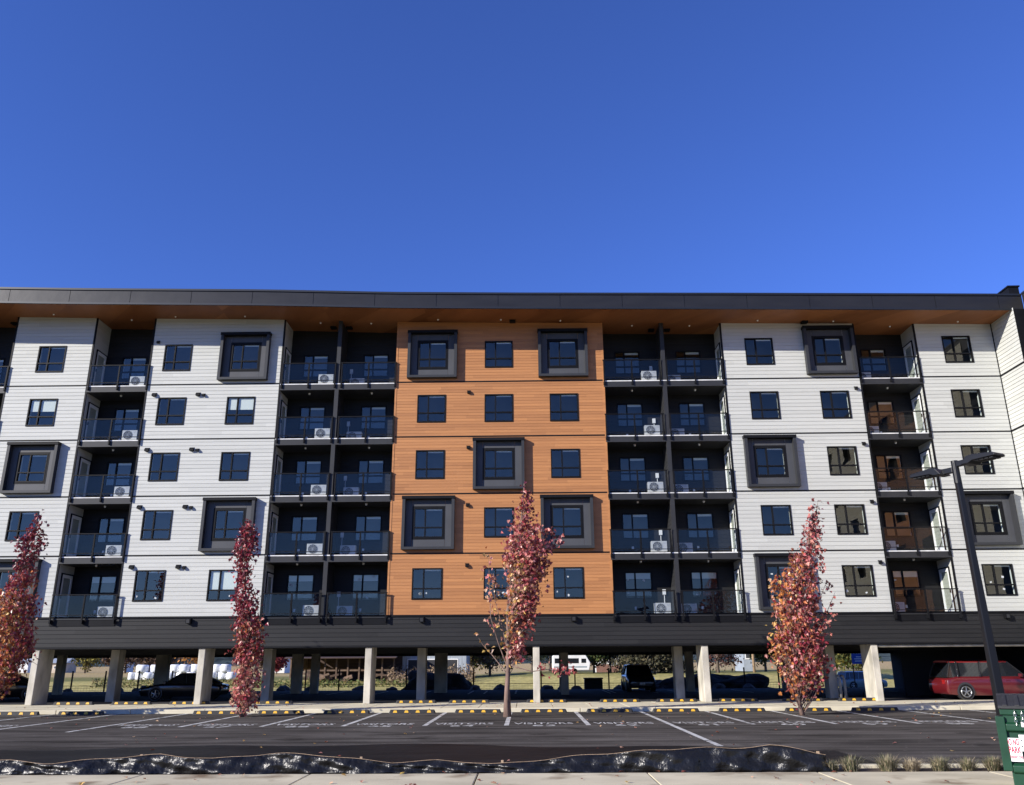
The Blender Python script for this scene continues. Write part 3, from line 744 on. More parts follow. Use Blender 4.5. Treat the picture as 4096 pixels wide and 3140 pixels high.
# ------------------------------------------------------------------ maple trees
M['leaf'] = leaf_mat('maple_leaf', 0.22, 0.38, 0.6)
M['bark'] = mat('maple_bark', (0.20, 0.13, 0.10), 0.9, noise=((9, 9, 2), 0.4, 5), bump=(20, 0.5, 0.02))
LEAF = [(0, -0.5), (0.10, -0.22), (0.42, -0.30), (0.34, -0.06), (0.55, 0.16), (0.26, 0.14), (0.24, 0.36), (0, 0.62), (-0.24, 0.36), (-0.26, 0.14), (-0.55, 0.16), (-0.34, -0.06), (-0.42, -0.30), (-0.10, -0.22)]
class Leaves:
    def __init__(s): s.v = []; s.f = []; s.c = []
    def add(s, p, size, col, rnd, up=0.3):
        n = Vector((rnd.gauss(0, 1), rnd.gauss(0, 1), rnd.gauss(0, 1) + up)).normalized()
        t = Vector((rnd.gauss(0, .7), rnd.gauss(0, .7), -1.0)); a = (t - n * t.dot(n)).normalized(); b = n.cross(a)
        k = len(s.v); fold = rnd.uniform(0.1, 0.45)
        for x, y in LEAF:
            s.v.append(tuple(p + (b * x + a * y + n * (abs(x) * fold - y * y * 0.25)) * size))
        for f in ((0, 1, 2, 3, 4, 5, 6, 7), (7, 8, 9, 10, 11, 12, 13, 0)):
            s.f.append(tuple(k + i for i in f)); s.c.append(col)
    def quad(s, p, size, col, rnd, asp=0.6, up=0.4):
        n = Vector((rnd.gauss(0, 1), rnd.gauss(0, 1), rnd.gauss(0, 1) + up)).normalized()
        t = Vector((rnd.gauss(0, 1), rnd.gauss(0, 1), rnd.gauss(0, 1))); a = (t - n * t.dot(n)).normalized(); b = n.cross(a)
        k = len(s.v)
        for x, y in ((-.5, 0), (0, -.5 * asp), (.5, 0), (0, .5 * asp)): s.v.append(tuple(p + (a * x + b * y) * size))
        s.f.append((k, k + 1, k + 2, k + 3)); s.c.append(col)
    def build(s, name, m, parent=None):
        me = bpy.data.meshes.new(name); me.from_pydata(s.v, [], s.f); me.materials.append(m)
        at = me.color_attributes.new('tone', 'FLOAT_COLOR', 'CORNER')
        arr = []
        for f, c in zip(s.f, s.c): arr += [c[0], c[1], c[2], 1.0] * len(f)
        at.data.foreach_set('color', arr)
        o = bpy.data.objects.new(name, me); COL.objects.link(o); o.parent = parent
        return o

PAL = {'plum': (0.15, 0.036, 0.05), 'crimson': (0.25, 0.026, 0.04), 'pink': (0.56, 0.225, 0.19), 'rose': (0.42, 0.10, 0.09), 'orange': (0.48, 0.17, 0.05),
       'yellow': (0.58, 0.36, 0.11), 'tan': (0.54, 0.31, 0.20), 'rust': (0.25, 0.075, 0.042)}
def pick(rnd, w):
    t = rnd.uniform(0, sum(w.values()))
    for k, q in w.items():
        t -= q
        if t <= 0: break
    c = PAL[k]; s = rnd.uniform(0.7, 1.3); j = rnd.uniform(0.85, 1.15)
    return (min(.9, c[0] * s), min(.9, c[1] * s * j), min(.9, c[2] * s))

def maple(name_label, y, prof, axis, base_uv, wfun, n, lsize, seed, sprigs=(), branches=(), trunk_r=0.09, group='young red maples along the walk'):
    """prof: list of (v, uL, uR) outline; axis: points of the main stem from base to tip; wfun(t, s): palette weights, t height 0..1, s side -1..1"""
    rnd = random.Random(seed)
    bx = W(base_uv[0], 2648, y); base = Vector((bx.x, y, LZ))
    T = empty('maple_tree', base, name_label, 'tree', group)
    def loc(p): return Vector(p) - base
    P = []
    for v, a, b in prof:
        A, Bp = W(a, v, y), W(b, v, y)
        P.append((A.z, A.x, Bp.x))
    P.sort()
    ztop, zbot = P[-1][0], P[0][0]
    def at(z):
        for p, q in zip(P, P[1:]):
            if z <= q[0]:
                t = (z - p[0]) / max(1e-6, q[0] - p[0]); return p[1] + (q[1] - p[1]) * t, p[2] + (q[2] - p[2]) * t
        return P[-1][1], P[-1][2]
    L = Leaves()
    zs = np.linspace(zbot, ztop, 60); ws = np.array([at(z)[1] - at(z)[0] for z in zs]); cum = np.cumsum(ws ** 1.25); cum /= cum[-1]
    twigs = MB()
    ax = [base] + [W(u, v, y) for u, v in axis]
    tr = MB(); rr = [trunk_r * (1 - 0.85 * (i / (len(ax) - 1)) ** 0.8) for i in range(len(ax))]
    rr[0] *= 1.35
    tr.tube([loc(p) for p in ax], rr, 8)
    tro = tr.build('trunk', M['bark'], T, smooth=True)
    def stem_at(z):
        for p, q in zip(ax, ax[1:]):
            if z <= q.z: return p.lerp(q, max(0, (z - p.z) / max(1e-6, q.z - p.z)))
        return ax[-1]
    clusters = []
    ncl = n // 7
    for _ in range(ncl):
        z = float(np.interp(rnd.random(), cum, zs)); a, b = at(z)
        c = (a + b) / 2; h = (b - a) / 2
        rr_ = math.sqrt(rnd.uniform(0.04, 1)); th = rnd.uniform(0, 2 * math.pi)
        p = Vector((c + h * rr_ * math.cos(th) * 0.93, y + h * rr_ * math.sin(th) * 0.9, z))
        clusters.append((p, rr_ * math.cos(th)))
        s0 = stem_at(p.z - abs(p.x - c) * 1.2 - 0.5)
        if rnd.random() < 0.5:
            mid = s0.lerp(p, 0.55) + Vector((0, 0, -0.05))
            twigs.tube([loc(s0), loc(mid), loc(p)], [0.018, 0.012, 0.005], 4, False)
    for p, s in clusters:
        t = (p.z - zbot) / (ztop - zbot)
        w = wfun(t, s)
        for _ in range(rnd.randint(4, 10)):
            q = p + Vector((rnd.gauss(0, .13), rnd.gauss(0, .13), rnd.gauss(0, .17)))
            L.add(loc(q), lsize * rnd.uniform(0.6, 1.25), pick(rnd, w), rnd)
    for pts, cnt, w in branches:
        q = [W(u, v, y + dy) for u, v, dy in pts]
        twigs.tube([loc(p) for p in q], [0.022 * (1 - 0.75 * i / (len(q) - 1)) for i in range(len(q))], 5, False)
        for i in range(cnt):
            s = rnd.uniform(0.35, 1) * (len(q) - 1); k = min(int(s), len(q) - 2); p = q[k].lerp(q[k + 1], s - k)
            L.add(loc(p + Vector((rnd.gauss(0, .12), rnd.gauss(0, .12), rnd.gauss(0, .12)))), lsize * rnd.uniform(.6, 1.2), pick(rnd, w), rnd)
    twigs.build('branch', M['bark'], T)
    L.build('crown', M['leaf'], T)
    return T

# 1 left edge: crimson top, orange lower left
def w1(t, s):
    if t > .68: return {'crimson': 5, 'plum': 3, 'rose': 1}
    if s < 0.5: return {'orange': 5, 'yellow': 1.6, 'tan': 2, 'rose': 2, 'crimson': 1} if t < .55 else {'rose': 3, 'crimson': 3, 'pink': 2, 'orange': 1}
    return {'crimson': 4, 'plum': 1, 'rose': 3, 'rust': 2, 'orange': 1.2}
maple('young maple at the left photo edge, crimson on top and orange lower down', -6.6,
      [(2075, 155, 168), (2100, 138, 175), (2130, 128, 168), (2176, 70, 178), (2226, 78, 160), (2277, 55, 130), (2327, 25, 135), (2377, 5, 138), (2452, -45, 142), (2527, -50, 138), (2600, -45, 122), (2690, -45, 80), (2780, -35, 28)],
      [(10, 2600), (30, 2450), (70, 2300), (110, 2180), (160, 2075)], (-5, 0), w1, 2900, 0.15, 11,
      branches=[([(60, 2640, 0), (110, 2620, -.1), (160, 2600, -.2)], 7, {'rust': 1, 'crimson': 1}), ([(70, 2660, 0), (120, 2640, .1), (150, 2660, .1)], 7, {'crimson': 1, 'rust': 2})], trunk_r=0.09)
# 2 narrow dark red
def w2(t, s):
    if t > .45: return {'crimson': 5, 'plum': 3, 'rose': 1.5}
    if t > .25: return {'crimson': 3, 'rose': 3, 'rust': 2, 'tan': 2 if s > 0 else 1, 'orange': 1}
    return {'pink': 4, 'tan': 3, 'rose': 3, 'crimson': 1.5}
maple('narrowest young maple, dark crimson, in front of the left balcony pair', -6.5,
      [(2095, 982, 1012), (2130, 968, 1016), (2175, 942, 1028), (2200, 936, 1020), (2250, 944, 1000), (2300, 950, 1006), (2350, 940, 1010), (2400, 932, 1030), (2450, 936, 1034), (2500, 942, 1048), (2550, 950, 1056), (2600, 936, 1044), (2650, 936, 1040), (2700, 950, 1044), (2750, 936, 1030), (2800, 926, 1018), (2836, 955, 1000)],
      [(985, 2700), (1000, 2550), (985, 2400), (970, 2250), (995, 2092)], (985, 0), w2, 2900, 0.138, 22,
      branches=[([(1030, 2560, 0), (1060, 2540, 0), (1060, 2500, 0)], 8, {'rust': 1, 'orange': 1, 'crimson': 1})], trunk_r=0.07)
# 3 centre
c3 = lambda x, yy: (1900 + x / 1.75, 1900 + yy / 1.75)
def w3(t, s):
    if t > .80: return {'plum': 5, 'crimson': 2, 'rose': 1.5}
    if t > .55: return {'pink': 5, 'rose': 3, 'crimson': 1.5, 'plum': 2 if s > .2 else 1}
    if s < -0.1: return {'tan': 3, 'yellow': 2.5, 'pink': 2.5, 'orange': 1.5}
    return {'pink': 4, 'rose': 3.5, 'tan': 1.2, 'crimson': 2.5, 'rust': 1.5, 'plum': 1.2}
pr3 = [(60, 335, 352), (100, 318, 352), (160, 302, 398), (250, 300, 402), (320, 288, 408), (370, 248, 428), (450, 218, 490), (550, 204, 545), (620, 200, 530), (700, 204, 505), (780, 208, 470), (850, 214, 445), (950, 218, 420), (1050, 218, 392), (1150, 212, 372), (1250, 228, 345), (1320, 245, 300)]
maple('central young maple with pink and tan leaves before the cedar bay', -7.3,
      [(c3(0, yy)[1], c3(a, 0)[0], c3(b, 0)[0]) for yy, a, b in pr3],
      [c3(225, 1500), c3(233, 1330), c3(232, 1150), c3(228, 950), c3(270, 700), c3(320, 350), c3(345, 60)], (c3(225, 0)[0], 0), w3, 3000, 0.15, 33,
      branches=[([(*c3(228, 1350), 0), (*c3(160, 1170), -.1), (*c3(110, 1000), -.2), (*c3(100, 760), -.2), (*c3(95, 550), -.2)], 60, {'pink': 3, 'tan': 3, 'yellow': 1, 'orange': 1}),
                ([(*c3(230, 1250), 0), (*c3(190, 1060), .1), (*c3(140, 880), .2), (*c3(125, 720), .1)], 40, {'tan': 3, 'yellow': 2, 'pink': 1}),
                ([(*c3(300, 700), 0), (*c3(430, 520), .1), (*c3(500, 420), .1), (*c3(515, 365), .1)], 45, {'plum': 3, 'pink': 3, 'rose': 1}),
                ([(*c3(330, 700), 0), (*c3(460, 560), -.1), (*c3(560, 480), 0), (*c3(585, 440), .1)], 40, {'plum': 3, 'rose': 2, 'pink': 1}),
                ([(*c3(330, 860), 0), (*c3(420, 690), -.1), (*c3(520, 590), 0)], 40, {'plum': 2, 'rose': 2, 'rust': 2}),
                ([(*c3(235, 1330), 0), (*c3(400, 1375), -.2), (*c3(520, 1360), -.25), (*c3(600, 1375), -.3), (*c3(690, 1362), -.3)], 46, {'crimson': 4, 'rose': 2, 'pink': 1}),
                ([(*c3(230, 1100), 0), (*c3(350, 1010), 0), (*c3(450, 985), .1)], 22, {'crimson': 3, 'rust': 2}),
                ([(*c3(215, 1380), 0), (*c3(120, 1260), .2), (*c3(55, 1190), .2), (*c3(25, 1140), .2)], 9, {'tan': 1, 'yellow': 1})], trunk_r=0.115)
# 4 right
c4 = lambda x, yy: (3050 + x / 1.909, 1980 + yy / 1.909)
def w4(t, s):
    if t > .72: return {'plum': 3, 'pink': 3, 'rose': 2}
    if s < -0.35: return {'orange': 5.5, 'rust': 2.5, 'yellow': 1.5, 'tan': 1.5, 'crimson': 1.5, 'pink': 1.8}
    if t > .35: return {'pink': 3.5, 'rose': 3, 'crimson': 2.5, 'plum': 1.5, 'orange': 1.5, 'rust': 1.5}
    return {'crimson': 4.5, 'rose': 3, 'pink': 2, 'rust': 1.5, 'plum': 1.5, 'orange': 1.3}
pr4 = [(110, 365, 398), (160, 347, 450), (200, 305, 448), (250, 307, 440), (300, 318, 438), (360, 300, 440), (420, 285, 435), (470, 205, 462), (520, 195, 455), (570, 195, 448), (630, 140, 440), (700, 68, 425), (780, 80, 420), (850, 100, 440), (950, 104, 470), (1050, 84, 490), (1130, 48, 488), (1230, 64, 495), (1300, 112, 515), (1380, 122, 505), (1450, 150, 465), (1520, 222, 305), (1590, 238, 296)]
maple('right hand young maple, plum tip, orange left side, before a white wall', -7.2,
      [(c4(0, yy)[1], c4(a, 0)[0], c4(b, 0)[0]) for yy, a, b in pr4],
      [c4(262, 1500), c4(260, 1200), c4(290, 800), c4(350, 450), c4(385, 130)], (c4(262, 0)[0], 0), w4, 3500, 0.148, 44,
      branches=[([(*c4(390, 200), 0), (*c4(415, 110), 0), (*c4(425, 40), 0), (*c4(465, 65), 0)], 7, {'plum': 1, 'rose': 1}),
                ([(*c4(360, 950), 0), (*c4(450, 760), .1), (*c4(490, 660), .1)], 24, {'plum': 4, 'crimson': 1}),
                ([(*c4(400, 1050), 0), (*c4(490, 900), 0), (*c4(555, 740), 0)], 13, {'rose': 1, 'plum': 1}),
                ([(*c4(400, 1180), 0), (*c4(480, 1000), -.2), (*c4(540, 905), -.2)], 22, {'pink': 3, 'tan': 1, 'rose': 1}),
                ([(*c4(200, 900), 0), (*c4(130, 720), -.1), (*c4(70, 690), -.1)], 26, {'orange': 3, 'rust': 1, 'yellow': 1}),
                ([(*c4(300, 620), 0), (*c4(240, 450), -.1), (*c4(200, 420), -.1)], 15, {'rust': 2, 'plum': 1})], trunk_r=0.075)

L = Leaves(); rnd = random.Random(77)
for _ in range(420):
    if rnd.random() < .6: x, y, z = rnd.uniform(-26, 24), -23 + 18 * rnd.random() ** .7, LZ + .02
    elif rnd.random() < .5: x, y, z = rnd.uniform(-26, 24), rnd.uniform(-4, .2), .02
    else: x, y, z = rnd.uniform(-8, 10), rnd.uniform(-26.5, -23.7), -.08
    L.add(Vector((x, y, z)), rnd.uniform(.05, .11), pick(rnd, {'tan': 3, 'rust': 2, 'pink': 1, 'yellow': 1}), rnd, 6)
tag(L.build('fallen_leaves', M['leaf']), kind='stuff')

# ------------------------------------------------------------------ lamp post
M['pole'] = mat('pole_black', (0.009, 0.0095, 0.011), 0.4, 0.0, 0.3)
LP = empty('lamp_post', (8.60, -23.52, -0.095), 'tall black square lamp post with two flat heads at the right', 'street lamp')
TOP = 5.55
m = MB(); a, b = 0.085, 0.052
tx = -0.10
m.v += [(-a, -a, 0.03), (a, -a, 0.03), (a, a, 0.03), (-a, a, 0.03), (tx - b, -b, TOP), (tx + b, -b, TOP), (tx + b, b, TOP), (tx - b, b, TOP)]
for f in ((0, 3, 2, 1), (4, 5, 6, 7), (0, 1, 5, 4), (1, 2, 6, 5), (2, 3, 7, 6), (3, 0, 4, 7)): m.f.append(f); m.mi.append(0)
po = m.build('pole', M['pole'], LP, bevel=0.018)
m = MB(); m.box(-0.22, 0.22, -0.22, 0.22, 0, 0.03); m.build('base_plate', M['pole'], LP)
for i, j in ((-1, -1), (1, -1), (-1, 1), (1, 1)):
    m = MB(); m.tube([(0.16 * i, 0.16 * j, 0.03), (0.16 * i, 0.16 * j, 0.14)], 0.035, 8); m.build('anchor_bolt', M['pole'], LP)
m = MB(); m.tube([(tx, 0, TOP - 0.42), (tx, 0, TOP + 0.03)], 0.066, 12); m.build('collar', M['pole'], LP, smooth=False)
ang = math.atan2(-0.87, 0.49)
for s, z in ((1, TOP - 0.04), (-1, TOP - 0.14)):
    hm = MB()
    # arm then flat tapering head, along +x of a local frame
    hm.box(0.05, 0.28, -0.045, 0.045, -0.06, 0.05)
    prof = [(0.22, -0.07), (0.34, 0.075), (0.46, 0.09), (0.88, 0.05), (0.92, 0.02), (0.92, -0.02), (0.46, -0.03), (0.38, -0.07)]
    hm.prism(prof, 1, -0.17, 0.17)
    rot = Matrix.Translation((tx, 0, z)) @ Matrix.Rotation(ang + (0 if s > 0 else math.pi), 4, 'Z')
    hm.v = [tuple(rot @ Vector(v)) for v in hm.v]
    ho = hm.build('lamp_head', M['pole'], LP, bevel=0.012)
    lm = MB()
    for i in range(4):
        for j in range(2): lm.box(0.50 + i * 0.095, 0.57 + i * 0.095, -0.13 + j * 0.14, -0.01 + j * 0.14, -0.045, -0.027)
    lm.v = [tuple(rot @ Vector(v)) for v in lm.v]
    lm.build('led_array', M['charcoal'], ho)

# ------------------------------------------------------------------ dumpster
M['green'] = mat('green_paint', (0.008, 0.044, 0.021), 0.42, 0.0, 0.35, noise=((1.5, 1.5, 2.5), 0.3, 6), bump=(5, 0.1, 0.02))
M['red'] = mat('red_ink', (0.55, 0.02, 0.06), 0.6)
M['ink'] = mat('dark_ink', (0.03, 0.03, 0.035), 0.6)
M['sign'] = mat('white_sign', (0.78, 0.77, 0.74), 0.5)
M['yel2'] = mat('yellow_label', (0.85, 0.45, 0.01), 0.5)
M['chain'] = mat('steel', (0.55, 0.55, 0.53), 0.3, 0.9)
DX, DY = 6.97, -26.5
DP = empty('dumpster', (DX, DY, -0.10), 'dark green steel dumpster with a black ribbed lid at the right edge', 'dumpster', rz=rad(-28)); DP.scale = (1, 1, 1.05)
m = MB(); m.box(0.03, 2.6, 0.0, 1.35, 0.02, 1.10)
m.box(0.0, 2.63, -0.03, 1.38, 1.02, 1.10)
m.prism([(0.0, 0.93), (-0.05, 0.90), (-0.05, 0.82), (0.0, 0.79)], 0, 0.05, 2.6)
m.prism([(0.0, 0.40), (-0.05, 0.37), (-0.05, 0.29), (0.0, 0.26)], 0, 0.05, 2.6)
m.build('bin_body', M['green'], DP, bevel=0.012)
m = MB(); m.box(-0.07, 0.05, -0.06, 0.14, 0.30, 1.0); m.build('side_pocket', M['green'], DP, bevel=0.01)
m = MB(); 
m.prism([(-0.06, 1.105), (-0.06, 1.14), (0.65, 1.26), (1.4, 1.26), (1.4, 1.105)], 0, -0.01, 2.64)
for i in range(16): m.prism([(-0.065, 1.14), (-0.065, 1.155), (0.65, 1.275), (0.65, 1.255)], 0, 0.05 + i * 0.16, 0.11 + i * 0.16)
m.build('lid', M['rubber'], DP)
def on_front(x, z, eps): return Matrix.Translation((x, -eps, z)) @ Matrix.Rotation(math.pi / 2, 4, 'X')
def plate(name, mt, x0, x1, z0, z1, y, parent): 
    q = MB(); q.box(x0, x1, y - 0.004, y, z0, z1); return q.build(name, mt, parent)
sg = plate('warning_sign', M['sign'], 0.025, 0.20, 0.425, 0.725, -0.052, DP)
t = MB()
text_into(t, 'DO NOT', 0.115, on_front(0.112, 0.635, 0.059), 0.42, 0.003)
text_into(t, 'PARK', 0.115, on_front(0.112, 0.535, 0.059), 0.55, 0.003)
text_into(t, 'TOWAWAY ZONE', 0.05, on_front(0.112, 0.465, 0.059), 0.40, 0.001)
t.build('sign_lettering', M['red'], sg)
sg = plate('paper_notice', M['sign'], 0.19, 0.37, 0.56, 0.77, -0.062, DP)
t = MB()
for r_ in range(2):
    for c_ in range(4): t.tube([(0.215 + 0.042 * c_, -0.0665, 0.70 - 0.08 * r_), (0.215 + 0.042 * c_, -0.068, 0.70 - 0.08 * r_)], 0.011, 6)
t.build('printed_icons', M['ink'], sg)
plate('white_poster', M['sign'], 0.36, 0.75, 0.30, 0.735, -0.055, DP)
sg = plate('yellow_label', M['yel2'], 0.20, 0.75, 0.06, 0.185, -0.004, DP)
t = MB(); text_into(t, 'A', 0.12, on_front(0.33, 0.08, 0.012), 0.8, 0.003); t.build('label_letter', M['ink'], sg)
ch = MB()
for cx in (0.19, 0.28):
    for i in range(5):
        z_ = 1.09 - i * 0.038
        if i % 2: ch.tube([(cx - 0.014, -0.075, z_), (cx + 0.014, -0.075, z_), (cx + 0.014, -0.075, z_ - .043), (cx - 0.014, -0.075, z_ - .043), (cx - 0.014, -0.075, z_)], 0.005, 5)
        else: ch.tube([(cx, -0.061, z_), (cx, -0.089, z_), (cx, -0.089, z_ - .043), (cx, -0.061, z_ - .043), (cx, -0.061, z_)], 0.005, 5)
ch.build('chain', M['chain'], DP)
plate('number_plate', M['sign'], 0.25, 0.43, 0.87, 0.935, -0.056, DP)

# ------------------------------------------------------------------ silt fence
M['fabric'] = mat('black_woven_plastic', (0.010, 0.010, 0.010), 0.34, 0.0, 0.4, bump=(6, 0.9, 0.06))
M['stake'] = mat('stake_wood', (0.38, 0.27, 0.17), 0.9, noise=((20, 20, 3), 0.3, 4))
SF = empty('silt_fence', (0, -23.55, LZ), 'low sagging black plastic silt fence along the sidewalk', 'silt fence')
tops = [(-14, .12), (-12.2, .17), (-11, .14), (-9.4, .20), (-8.6, .15), (-7.6, .22), (-6.6, .27), (-5.6, .21), (-4.6, .28), (-3.6, .25), (-2.4, .14), (-1.6, .17), (-.6, .12), (.4, .18), (1.2, .25), (2.0, .29), (2.8, .34), (3.6, .32), (4.3, .37), (4.9, .31), (5.3, .24)]
def top_at(x):
    for p, q in zip(tops, tops[1:]):
        if x <= q[0]: return p[1] + (q[1] - p[1]) * (x - p[0]) / (q[0] - p[0])
    return tops[-1][1]
m = MB(); nx, nz = 300, 9
rnd = random.Random(5)
ph = [rnd.uniform(0, 6.28) for _ in range(8)]
g_ = {}
for i in range(nx + 1):
    x = -14 + 19.3 * i / nx; h = 1.15 * top_at(x) * (1 + 0.05 * math.sin(x * 5 + ph[0]))
    for j in range(nz + 1):
        t = j / nz
        yy = 0.05 * math.sin(x * 2.3 + ph[1] + t) + 0.05 * math.sin(x * 4.7 + 1.3 * math.sin(x * 1.7) + ph[2] + 2 * t) * (1 - 0.4 * t) + 0.02 * math.sin(x * 15 + ph[3] - 4 * t) + 0.02 * math.sin(9 * t + x * 4) - 0.10 * (1 - t)
        g_[i, j] = len(m.v); m.v.append((x, yy, 0.03 + h * t))
for i in range(nx):
    for j in range(nz): m.f.append((g_[i, j], g_[i + 1, j], g_[i + 1, j + 1], g_[i, j + 1])); m.mi.append(0)
fo = m.build('fabric', M['fabric'], SF, smooth=True)
sd = fo.modifiers.new('thick', 'SOLIDIFY'); sd.thickness = 0.006
m = MB(); m.tube([(-14 + 19.3 * i / 120, 0.05 * math.sin((-14 + 19.3 * i / 120) * 2.3 + ph[1] + 1) - 0.012, 0.035 + 1.15 * top_at(-14 + 19.3 * i / 120) * (1 + 0.05 * math.sin((-14 + 19.3 * i / 120) * 5 + ph[0]))) for i in range(121)], 0.004, 4)
m.build('top_cord', M['stake'], SF)
for x in (-11.6, -7.0, -3.0, -0.45, 5.22):
    m = MB(); m.box(x - 0.022, x + 0.022, 0.09, 0.13, 0, top_at(x) + 0.09); m.build('stake', M['stake'], SF)

# ------------------------------------------------------------------ grass tufts
M['blade'] = leaf_mat('grass_blade', 0.2, 0.6, 0.3)
gl = [('leftmost grey green ornamental grass tuft, beside the silt fence end', 3271, .9), ('full round grass tuft below the right maple', 3354, 1.15), ('thick bushy grass tuft, third from the silt fence', 3496, 1.05),
      ('small dry pale grass tuft between two fuller ones', 3587, 0.85), ('widest grass tuft spreading over dark soil', 3700, 1.1), ('low loose grass tuft left of the lamp post', 3808, 0.85), ('smallest grass tuft at the foot of the lamp post', 3903, 0.8)]
for i, (lab, u, s) in enumerate(gl):
    rnd = random.Random(90 + i)
    p = W(u, 2648, -23.5); 
    L = Leaves()
    lw = rnd.uniform(.5, .95); hm_ = rnd.uniform(.7, 1.1)
    for _ in range(rnd.randint(300, 560)):
        a = rnd.uniform(0, 6.28); lean = abs(rnd.gauss(0, lw)); h = s * hm_ * rnd.uniform(.12, .34); r0 = rnd.uniform(0, .13) * s
        d = Vector((math.cos(a), math.sin(a), 0)); b0 = d * r0
        t1 = b0 + d * lean * h * .5 + Vector((0, 0, h * .62)); t2 = b0 + d * lean * h * 1.15 + Vector((0, 0, h * (1 - .22 * lean)))
        wv = Vector((-d.y, d.x, 0)) * 0.005
        c = (0.19, 0.18, 0.10) if rnd.random() < .45 else ((0.38, 0.31, 0.20) if rnd.random() < .6 else (0.12, 0.13, 0.065))
        if 'dry' in lab: c = (0.42, 0.35, 0.23)
        k = len(L.v); L.v += [tuple(b0 - wv), tuple(b0 + wv), tuple(t1 + wv * .8), tuple(t1 - wv * .8), tuple(t2)]
        L.f += [(k, k + 1, k + 2, k + 3), (k + 3, k + 2, k + 4)]; L.c += [c, c]
    o = L.build('grass_tuft', M['blade']); o.location = (p.x, -23.52 + rnd.uniform(-.05, .05), -0.13)
    tag(o, lab, 'grass tuft', 'grass tufts in the planting bed')

# ------------------------------------------------------------------ cars
M['tyre'] = mat('tyre', (0.012, 0.012, 0.012), 0.9, spec=0.1)
M['rim'] = mat('rim', (0.35, 0.36, 0.37), 0.35, 0.8)
M['carglass'] = mat('car_glass', (0.012, 0.014, 0.017), 0.05, 0, 0.8)
M['headlight'] = mat('headlight', (0.5, 0.52, 0.55), 0.15, 0.2)
M['tail'] = mat('tail_lamp', (0.25, 0.01, 0.01), 0.25)
def paint(name, c): return mat(name, c, 0.28, 0.0, 0.5, coat=0.7)
def loft(mb, rings):
    k = [len(mb.v) + sum(len(r) for r in rings[:i]) for i in range(len(rings))]
    for r in rings: mb.v += r
    n = len(rings[0])
    for i in range(len(rings) - 1):
        for j in range(n):
            mb.f.append((k[i] + j, k[i] + (j + 1) % n, k[i + 1] + (j + 1) % n, k[i + 1] + j)); mb.mi.append(mb.cur)
    mb.f.append(tuple(k[0] + j for j in range(n))[::-1]); mb.mi.append(mb.cur)
    mb.f.append(tuple(k[-1] + j for j in range(n))); mb.mi.append(mb.cur)
